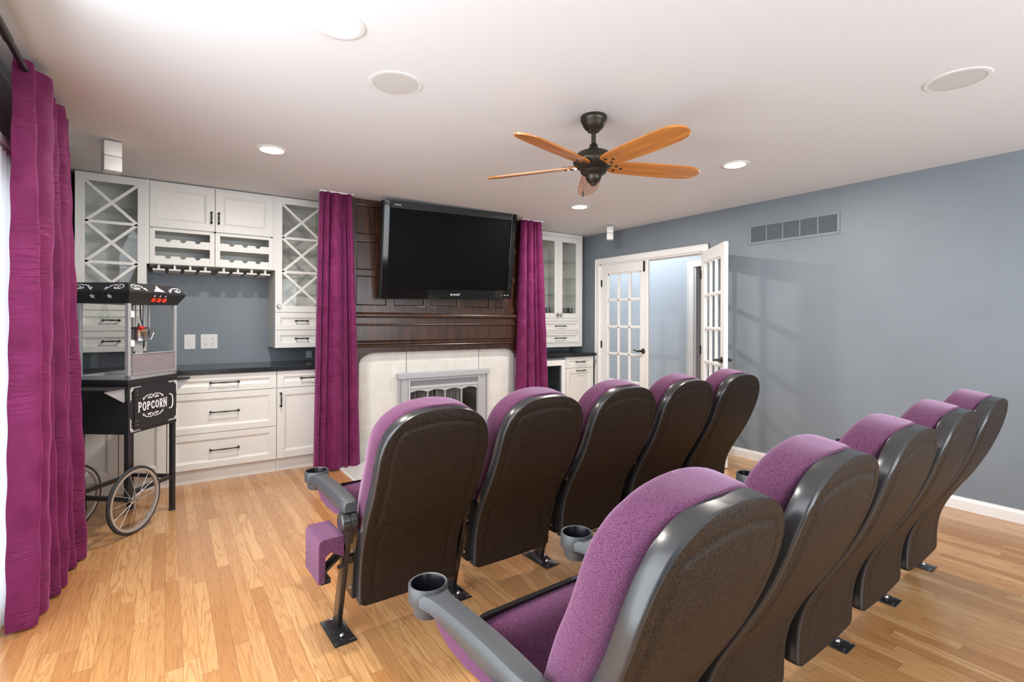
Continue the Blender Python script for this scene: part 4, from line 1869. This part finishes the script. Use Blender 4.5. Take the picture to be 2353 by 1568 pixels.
def add_side_pad(t, x):
    bm = nb()
    # upholstered cap, open below, on the outer side of the end stanchion
    xa, xb = x - .115, x - .018
    ya, yb, za, zb = -.130, .060, .285, .455
    pr = [(xa, za), (xa, zb - .02), (xa + .006, zb - .006), (xa + .02, zb), (xb, zb), (xb, zb - .085), (xa + .045, zb - .055), (xa + .026, zb - .07), (xa + .022, za)]
    loft(bm, [[Vector((u, y, v)) for u, v in pr] for y in (ya, ya + .01, yb - .01, yb)])
    obj('side_pad', bm, M['fabric'], t, smooth=True, angle=35)
    bm = nb()
    bar(bm, (xa + .03, -.06, .30), (x - .01, -.06, .36), .012, .05, .002, up=(0, 1, 0))
    bar(bm, (xa + .01, -.05, .285), (xa + .05, -.05, .285), .02, .14, .002, up=(0, 1, 0))
    lathe(bm, [(0, 0), (.010, 0), (.010, .02), (0, .02)], (xa + .03, -.10, .285), (0, -1, 0), 12)
    lathe(bm, [(0, 0), (.008, 0), (.008, .03), (0, .03)], (x - .04, -.12, .33), (1, 0, 0), 12)
    obj('pad_bracket', bm, M['steelblack'], t)


proto = seat_thing('', None)
# every chair carries the stanchion and armrest on its left; the last chair of a row also carries the right-hand one
post_parts(-PITCH / 2, proto)
where = {'front': ('leftmost theater seat of the front row, end stanchion and floor plate in full view',
                   'second theater seat from the left in the front row, before the fireplace',
                   'middle theater seat of the front row, five purple high backs wide',
                   'fourth theater seat from the left in the front row, before the french doors',
                   'rightmost theater seat of the front row, nearest the open door leaf'),
         'back': ('big foreground theater seat at the left end of the back row, nearest the camera',
                  'second theater seat from the left in the back row, right behind the foreground seat',
                  'middle theater seat of the back row, third purple back from the camera',
                  'fourth theater seat in the back row, last but one toward the right wall',
                  'rightmost theater seat of the back row, farthest toward the right wall')}
first = True
for rn, y0, sl in ROWS:
    for k in range(5):
        t = proto if first else copy_tree(proto)
        first = False
        x = X00 + PITCH * (k + .5)
        t.location = (x, y0 + sl * (x - X00) - .03, 0)
        t.rotation_euler = (0, 0, math.atan(sl))
        t['label'] = where[rn][k]
        t['group'] = 'purple theater seats of the %s row' % rn
        if k == 0 or k == 4:
            sav_l, sav_r = t.location.copy(), t.rotation_euler.copy()
            t.location = (0, 0, 0)
            t.rotation_euler = (0, 0, 0)
            if k == 4:
                post_parts(PITCH / 2, t)
            t.location, t.rotation_euler = sav_l, sav_r
ends = [o for o in COL.objects if o.parent is None and o.get('category') == 'chair' and ('leftmost' in o['label'] or 'big foreground' in o['label'])]
for t in ends:
    sav_l, sav_r = t.location.copy(), t.rotation_euler.copy()
    t.location = (0, 0, 0)
    t.rotation_euler = (0, 0, 0)
    add_side_pad(t, -PITCH / 2)
    t.location, t.rotation_euler = sav_l, sav_r

# ------------------------------------------------------------------ popcorn cart
cart = thing('popcorn_cart', 'black popcorn machine on a two-wheeled cart behind the left curtain', 'popcorn machine', (0, 0, 0))
CW, CD = .415, .335
ZB, ZT = .604, .940
lo_ = lambda x, y, z: Vector((x, y, z))
bm = nb()
box(bm, .002, CW, 0, CD, ZB, ZT - .03, .003)
box(bm, -.004, CW + .004, -.004, CD + .004, ZT - .032, ZT, .003)
body = obj('cabinet', bm, M['cartblack'], cart)
bm = nb()
box(bm, .045, CW - .012, -.006, 0, ZB + .02, ZT - .055, .002)
door = obj('door', bm, M['cartblack'], cart)
for zc in (.855, .665):
    bm = nb()
    box(bm, .036, .054, -.009, -.004, zc - .022, zc + .022)
    for dx in (.024, .066):
        for dz in (-.012, .012):
            lathe(bm, [(0, 0), (.0032, 0), (.002, .002), (0, .0022)], (dx, -.0065, zc + dz), (0, -1, 0), 8, mi=1)
    obj('hinge', bm, [M['cartblack'], M['chrome']], door)


# ornaments: f maps a 2D drawing onto a face
def spiral(cx, cy, r0, turns, a0, direction=1, n=22, end=.25):
    pts = []
    for i in range(n + 1):
        q = i / n
        r_ = r0 * (1 - q * (1 - end))
        a = a0 + direction * 2 * PI * turns * q
        pts.append((cx + r_ * math.cos(a), cy + r_ * math.sin(a)))
    return pts


def flourish(bm, cx, cy, ln, ht, flip, f, d=.0012, up=1):
    """a baroque scroll: big curl at one end, sweeping tail with small curls"""
    s = -1 if flip else 1
    w_ = ht * .12

    def tr(p):
        return (cx + s * p[0] * ln, cy + up * p[1] * ht)
    big = [tr((-.30 + x, y)) for x, y in [(p[0] * .55, p[1]) for p in spiral(0, 0, .50, 1.25, PI * .2, 1, 26, .15)]]
    ribbon(bm, big, w_, d, f)
    tail = []
    for i in range(21):
        q = i / 20
        tail.append(tr((-.30 + .55 * .42 * math.cos(PI * .2) + q * .62, .50 * math.sin(PI * .2) - .62 * q + .22 * math.sin(PI * 1.6 * q))))
    ribbon(bm, tail, [w_ * (1.3 - .6 * i / 20) for i in range(21)], d, f)
    ribbon(bm, [tr((.40 + p[0] * .5, -.18 + p[1])) for p in spiral(0, 0, .20, 1.1, PI * 1.4, 1, 16, .2)], w_ * .8, d, f)
    ribbon(bm, [tr((.22 + p[0] * .5, .10 + p[1])) for p in spiral(0, 0, .16, 1.0, PI * .9, -1, 14, .2)], w_ * .7, d, f)
    ribbon(bm, [tr((-.08 + p[0] * .5, -.22 + p[1])) for p in spiral(0, 0, .20, 1.0, PI * .5, -1, 14, .2)], w_ * .9, d, f)
    prism(bm, [tr(p) for p in ((-.42, -.42), (-.12, -.42), (-.02, -.20), (-.16, -.30))][::(1 if s * up > 0 else -1)], d, f)


def corner_mark(bm, cx, cy, sx, sy, f, L_=.085, d=.0012):
    for k, off in enumerate((0, .006)):
        ribbon(bm, [(cx + sx * .012, cy + sy * off), (cx + sx * (L_ - k * .010), cy + sy * off)], .0022, d, f)
        ribbon(bm, [(cx + sx * off, cy + sy * .012), (cx + sx * off, cy + sy * (L_ - k * .010))], .0022, d, f)
    for (a, b_) in ((.006, .006), (.017, .008), (.008, .017), (.016, .016)):
        ribbon(bm, [(cx + sx * a + .0045 * math.cos(t_), cy + sy * b_ + .0045 * math.sin(t_)) for t_ in [2 * PI * i / 10 for i in range(11)]], .0018, d, f)


def slab_letter(bm, ch, x, z, w_, h_, f, d=.0014):
    t = w_ * .24
    s = w_ * .16

    def rect(a, b_, c0, c1):
        prism(bm, [(x + a * w_, z + c0 * h_), (x + b_ * w_, z + c0 * h_), (x + b_ * w_, z + c1 * h_), (x + a * w_, z + c1 * h_)], d, f)

    def arc(cx, cy, rx, ry, a0, a1, n=20, tk=None):
        ribbon(bm, [(x + (cx + rx * math.cos(a0 + (a1 - a0) * i / n)) * w_, z + (cy + ry * math.sin(a0 + (a1 - a0) * i / n)) * h_) for i in range(n + 1)], tk or t, d, f)
    if ch in 'PR':
        rect(.12, .36, 0, 1)
        rect(0, .48, 0, .07)
        rect(0, .40, .93, 1)
        arc(.40, .72, .40, .235, PI / 2, -PI / 2)
        if ch == 'R':
            ribbon(bm, [(x + .45 * w_, z + .46 * h_), (x + .80 * w_, z + .04 * h_)], t, d, f)
            rect(.66, 1.04, 0, .07)
    elif ch == 'O':
        arc(.5, .5, .36, .43, 0, 2 * PI, 28)
    elif ch == 'C':
        arc(.52, .5, .38, .43, R(50), R(310), 24)
        rect(.68, .90, .66, .90)
        rect(.68, .90, .12, .34)
    elif ch == 'N':
        rect(.05, .25, 0, 1)
        rect(.75, .95, 0, 1)
        ribbon(bm, [(x + .14 * w_, z + .96 * h_), (x + .86 * w_, z + .04 * h_)], t, d, f)
        rect(-.06, .38, 0, .07)
        rect(-.06, .30, .93, 1)
        rect(.64, 1.06, .93, 1)


ff = lambda u, v, w_: Vector((u, -.0062 - w_, v))      # on the POPCORN door
bm = nb()
corner_mark(bm, .016, ZT - .050, 1, -1, lambda u, v, w_: Vector((u, -.0005 - w_, v)))
corner_mark(bm, CW - .006, ZT - .045, -1, -1, ff)
corner_mark(bm, .016, ZB + .012, 1, 1, lambda u, v, w_: Vector((u, -.0005 - w_, v)))
corner_mark(bm, CW - .006, ZB + .026, -1, 1, ff)
obj('corner_ornament', bm, M['white'], door)
bm = nb()
hs = [.064, .058, .052, .052, .052, .058, .064]
x = .070
for ch, h_ in zip('POPCORN', hs):
    slab_letter(bm, ch, x, .762 - (h_ - .05) * .5 - .026, .031, h_, ff)
    x += .0355
obj('popcorn_lettering', bm, M['white'], door)
bm = nb()
for up_, cz in ((1, .818), (-1, .700)):
    flourish(bm, .150, cz, .085, .030, True, ff, up=up_)
    flourish(bm, .240, cz, .085, .030, False, ff, up=up_)
obj('scroll_ornament', bm, M['white'], door)
bm = nb()   # white arched pull on the door
pts = [(.330 + .022 * math.cos(a), -.020 if 0 < i < 12 else -.007, .762 + .050 * math.sin(a)) for i, a in enumerate([R(-75 + 150 * k / 12) for k in range(13)])]
tube(bm, pts, .0035, 8)
obj('handle', bm, M['white'], door, smooth=True)

# legs, braces, wheels
for (x, y, zl) in ((.018, .016, .185), (.018, CD - .016, .185), (CW - .018, .016, .012), (CW - .018, CD - .016, .012)):
    bm = nb()
    box(bm, x - .014, x + .014, y - .014, y + .014, zl, ZB, .002)
    lg = obj('leg', bm, M['cartblack'], cart)
    if zl < .1:
        bm = nb()
        lathe(bm, [(0, 0), (.022, 0), (.023, .006), (.016, .010), (.006, .012), (.006, .022), (0, .022)], (x, y, 0), seg=18)
        obj('foot', bm, M['tire'], lg, smooth=True)
bm = nb()
bar(bm, (.02, .016, .235), (CW - .02, .016, .235), .022, .022)
bar(bm, (.02, CD - .016, .235), (CW - .02, CD - .016, .235), .022, .022)
bar(bm, (CW - .018, .02, .235), (CW - .018, CD - .02, .235), .022, .022)
bar(bm, (.018, .02, .205), (.018, CD - .02, .205), .024, .024)
obj('brace', bm, M['cartblack'], cart)
for yw, sg in ((-.034, -1), (CD + .034, 1)):
    c = Vector((.012, yw, .2045))
    bm = nb()
    # tyre
    nseg = 56
    for rr_, tr_, mi_ in ((.194, .0105, 0),):
        lo2 = []
        for i in range(nseg):
            a = 2 * PI * i / nseg
            o_ = c + Vector((rr_ * math.cos(a), 0, rr_ * math.sin(a)))
            lo2.append([o_ + Vector((math.cos(a) * math.cos(b2) * tr_, math.sin(b2) * tr_, math.sin(a) * math.cos(b2) * tr_)) for b2 in [2 * PI * j / 10 for j in range(10)]])
        lo2.append(lo2[0])
        loft(bm, lo2, cap=False, mi=mi_)
    wh = obj('wheel', bm, M['tire'], cart, smooth=True)
    bm = nb()
    lo2 = []
    for i in range(nseg + 1):
        a = 2 * PI * i / nseg
        lo2.append([c + Vector((math.cos(a) * r_, y_, math.sin(a) * r_)) for r_, y_ in ((.187, -.009), (.187, .009), (.172, .008), (.170, 0), (.172, -.008))])
    loft(bm, lo2, cap=False)
    obj('rim', bm, mat('pale_rim_%s' % ('near' if sg < 0 else 'far'), (.48, .45, .42), .35, metal=.5), wh, smooth=True)
    bm = nb()
    for i in range(14):
        a = 2 * PI * i / 14
        b2 = a + (.32 if i % 2 else -.32)
        hy = .012 if i % 2 else -.012
        tube(bm, [c + Vector((.014 * math.cos(b2), hy, .014 * math.sin(b2))), c + Vector((.173 * math.cos(a), 0, .173 * math.sin(a)))], .0016, 5)
    obj('spokes', bm, M['alu'], wh, smooth=True)
    bm = nb()
    lathe(bm, [(0, -.026), (.006, -.026), (.008, -.018), (.020, -.016), (.020, -.010), (.010, -.008), (.010, .008), (.020, .010), (.020, .016), (.008, .018), (0, .018)], c, (0, 1, 0) if sg < 0 else (0, -1, 0), 18)
    obj('hub', bm, M['chrome'], wh, smooth=True)
bm = nb()
tube(bm, [(.012, -.040, .2045), (.012, CD + .040, .2045)], .006, 10)
obj('axle', bm, M['chrome'], cart, smooth=True)

# side shelves with triangular brackets
for sg in (-1, 1):
    xf = 0 if sg < 0 else CW
    bm = nb()
    box(bm, min(xf + sg * .002, xf + sg * .152), max(xf + sg * .002, xf + sg * .152), .010, CD - .010, .888, .900, .002)
    obj('side_shelf', bm, M['darkleather'], cart)
    for y in (.018, CD - .024):
        bm = nb()
        out_ = [(0, .888), (.150, .888), (.150, .880), (.012, .806), (0, .806)]
        inn = [(.018, .878), (.112, .878), (.018, .828)]
        fb = lambda u, v, w_, y=y: Vector((xf + sg * (u + .002), y + w_, v))
        ribbon(bm, [(.006, .808), (.006, .885), (.145, .885), (.006, .808)], .012, .006, fb)
        prism(bm, [(.006, .885), (.140, .885), (.006, .812)], .002, lambda u, v, w_, y=y: Vector((xf + sg * (u + .002), y + .002 + w_, v)))
        obj('shelf_bracket', bm, M['alu'], cart)

# glass kettle case
bm = nb()
for (x, y) in ((0, 0), (CW - .022, 0), (0, CD - .022), (CW - .022, CD - .022)):
    box(bm, x, x + .022, y, y + .022, ZT, 1.416, .001)
for (x0, x1, y0, y1) in ((0, CW, 0, .016), (0, CW, CD - .016, CD), (0, .016, 0, CD), (CW - .016, CW, 0, CD)):
    box(bm, x0, x1, y0, y1, ZT, ZT + .026, .001)
box(bm, .0, CW, 0, CD, ZT, ZT + .004)
cf = obj('case_frame', bm, M['alu'], cart)
bm = nb()
for (x, y) in ((.006, -.001), (.006, CD)):
    for z in (.952, .966):
        lathe(bm, [(0, 0), (.003, 0), (.002, .002), (0, .002)], (x, y, z), (0, -1, 0), 8)
for y in (.008, CD - .010):
    for z in (.952, .966):
        lathe(bm, [(0, 0), (.003, 0), (.002, .002), (0, .002)], (0, y, z), (-1, 0, 0), 8)
obj('rivets', bm, M['chrome'], cf)
for nm, q in (('side_glass', (.006, .009, .02, CD - .02)), ('side_glass', (CW - .009, CW - .006, .02, CD - .02)), ('back_glass', (.02, CW - .02, CD - .009, CD - .006)), ('front_glass', (.03, CW - .022, .004, .007))):
    bm = nb()
    z0 = 1.105 if nm == 'front_glass' else ZT + .025
    box(bm, q[0], q[1], q[2], q[3], z0, 1.414)
    obj(nm, bm, M['glass'], cart)
for z in (1.345, 1.165):
    bm = nb()
    box(bm, .012, .040, -.008, .0, z - .020, z + .020, .002)
    obj('glass_hinge', bm, M['whiteplastic'], cart)
bm = nb()
box(bm, .026, CW - .022, -.006, -.002, .972, 1.098, .001)
ac = obj('drop_panel', bm, M['acrylic'], cart)
bm = nb()
fa = lambda u, v, w_: Vector((u, -.0065 - w_, v))
ribbon(bm, [(.12, 1.00), (.12, 1.025), (.175, 1.055), (.205, 1.055), (.21, 1.075), (.215, 1.055), (.245, 1.055), (.30, 1.03), (.30, 1.00)], .002, .001, fa)
ribbon(bm, [(.026, 1.098), (CW - .022, 1.098)], .006, .004, fa)
ribbon(bm, [(.026, .972), (CW - .022, .972)], .005, .004, fa)
obj('embossed_outline', bm, M['alu'], ac)
# head
bm = nb()
lo3 = []
for z, e in ((1.412, 0), (1.414, .002), (1.478, .037), (1.488, .037), (1.536, .004), (1.540, .0)):
    lo3.append([Vector((-e, -e, z)), Vector((CW + e, -e, z)), Vector((CW + e, CD + e, z)), Vector((-e, CD + e, z))])
loft(bm, lo3)
hd = obj('canopy_head', bm, M['cartblack'], cart)


def head_map(face, upper):
    """map (u along the edge 0..1*W, v 0..1 up the sloped band) on the head"""
    def f(u, v, w_):
        if upper:
            z0, e0, z1, e1 = 1.488, .037, 1.536, .004
        else:
            z0, e0, z1, e1 = 1.414, .002, 1.478, .037
        e = e0 + (e1 - e0) * v + w_ + .0006
        z = z0 + (z1 - z0) * v
        if face == 'front':
            return Vector((u, -e, z))
        return Vector((-e, CD - u, z))
    return f


bm = nb()
fu = head_map('front', True)
fs_ = head_map('side', True)
k_ = 1 / .048
sc = lambda g: (lambda u, v, w_: g(u, v * k_, w_))
flourish(bm, .055, .024, .115, .034, False, sc(fu))
flourish(bm, CW - .055, .024, .115, .034, True, sc(fu))
flourish(bm, .070, .024, .115, .034, False, sc(fs_))
flourish(bm, CD - .070, .024, .115, .034, True, sc(fs_))
# centre crest
g_ = sc(fu)
cx = CW / 2 + .005
prism(bm, [(cx - .045, .006), (cx + .045, .006), (cx + .030, .020), (cx + .016, .026), (cx + .006, .040), (cx, .046), (cx - .006, .040), (cx - .016, .026), (cx - .030, .020)], .0012, g_)
obj('scroll_ornament', bm, M['white'], hd)
bm = nb()
fl = head_map('side', False)
for uc in (.125, .235):
    st = []
    for i in range(10):
        a = PI / 2 + 2 * PI * i / 10
        r_ = .019 if i % 2 == 0 else .008
        st.append((uc + r_ * math.cos(a), .62 + r_ * math.sin(a) / .08))
    prism(bm, st, .0015, fl)
obj('star_ornament', bm, M['white'], hd)
flf = head_map('front', False)
for k, uc in enumerate((.175, .2225, .270)):
    bm = nb()
    prism(bm, [(uc - .0135, .22), (uc + .0095, .18), (uc + .0135, .54), (uc - .0095, .58)], .010, flf)
    prism(bm, [(uc - .0035, .70), (uc + .0035, .70), (uc + .0035, .88), (uc - .0035, .88)], .001, flf, mi=1)
    obj('rocker_switch', bm, [M['red'], M['white']], hd)
# kettle and hanger
KX, KY, KZ = .262, .150, 1.212
bm = nb()
lathe(bm, [(0, -.042), (.058, -.042), (.062, -.038), (.062, .034), (.065, .038), (.060, .042), (0, .042)], (KX, KY, KZ), seg=32)
ket = obj('kettle', bm, M['chrome'], cart, smooth=True)
bm = nb()
for k, tx in enumerate(('CAUTION', 'HOT SURFACE')):
    text_mesh(bm, tx, .020 - .010 * k, lambda x, y, z, k=k: Vector((KX, KY, KZ)) + Vector((.0625 * math.sin(x / .0625), -.0627 * math.cos(x / .0625), y + .010 - k * .018)))
obj('warning_label', bm, M['slot'], ket)
bm = nb()
lathe(bm, [(.060, .040), (.058, .048), (.02, .054), (.006, .056), (.006, .075), (0, .076)], (KX, KY, KZ), seg=24)
obj('kettle_lid', bm, M['steelblack'], ket, smooth=True)
bm = nb()
tube(bm, [(KX - .02, KY - .06, KZ + .048), (KX - .075, KY - .075, KZ + .046)], [.006, .015], 12)
lathe(bm, [(0, -.014), (.010, -.012), (.015, 0), (.010, .012), (0, .014)], (KX - .078, KY - .076, KZ + .046), (1, .2, 0), 14)
obj('kettle_handle', bm, M['knobred'], ket, smooth=True)
bm = nb()
tube(bm, [(KX + .060, KY, KZ), (KX + .090, KY, KZ + .01), (KX + .090, KY, 1.414)], .008, 10)
tube(bm, [(KX + .070, KY + .02, KZ), (KX + .070, KY + .02, 1.414)], .010, 10)
tube(bm, [(KX - .050, KY - .02, KZ + .060), (KX - .050, KY - .02, 1.414)], .005, 8)
obj('hanger_tube', bm, M['alu'], cart, smooth=True)
bm = nb()
tube(bm, [(KX + .040, KY - .03, KZ - .045), (KX + .060, KY - .04, KZ - .03), (KX + .080, KY - .04, KZ + .01), (KX + .065, KY - .04, KZ + .040)], .005, 8)
obj('tilt_lever', bm, M['chrome'], cart, smooth=True)
bm = nb()
tube(bm, [(KX + .085, KY + .06, 1.414), (KX + .09, KY + .06, 1.32), (KX + .125, KY + .06, 1.22), (KX + .12, KY + .06, 1.13), (KX + .09, KY + .05, 1.10), (KX + .08, KY + .03, 1.15), (KX + .075, KY + .02, 1.20)], .004, 8)
obj('heater_cord', bm, M['tire'], cart, smooth=True)
bm = nb()
lathe(bm, [(0, 0), (.014, 0), (.014, -.03), (.022, -.05), (.030, -.075), (.022, -.100), (0, -.108)], (.10, CD - .09, 1.412), seg=20)
obj('warming_bulb', bm, M['shelfglass'], cart, smooth=True)
bm = nb()  # plate with printed lines stands in for a mirrored reflection below the kettle
box(bm, KX - .030, KX + .030, KY - .004, KY, 1.065, 1.172)
for k in range(8):
    box(bm, KX - .025, KX + .025, KY - .0045, KY - .004, 1.075 + k * .012, 1.079 + k * .012, mi=1)
obj('reflected_label', bm, [M['whiteplastic'], M['greylight']], cart)
bm = nb()   # mains cable trailing behind the cart
tube(bm, [(.06, CD - .02, .66), (-.01, CD + .03, .50), (.05, CD + .05, .40), (.08, CD + .02, .33), (.10, CD + .03, .18), (.14, CD + .06, .01)], .004, 8)
obj('power_cord', bm, M['tire'], cart, smooth=True)
cart.location = (-.191, 3.893, 0)
cart.rotation_euler = (0, 0, R(52.5))
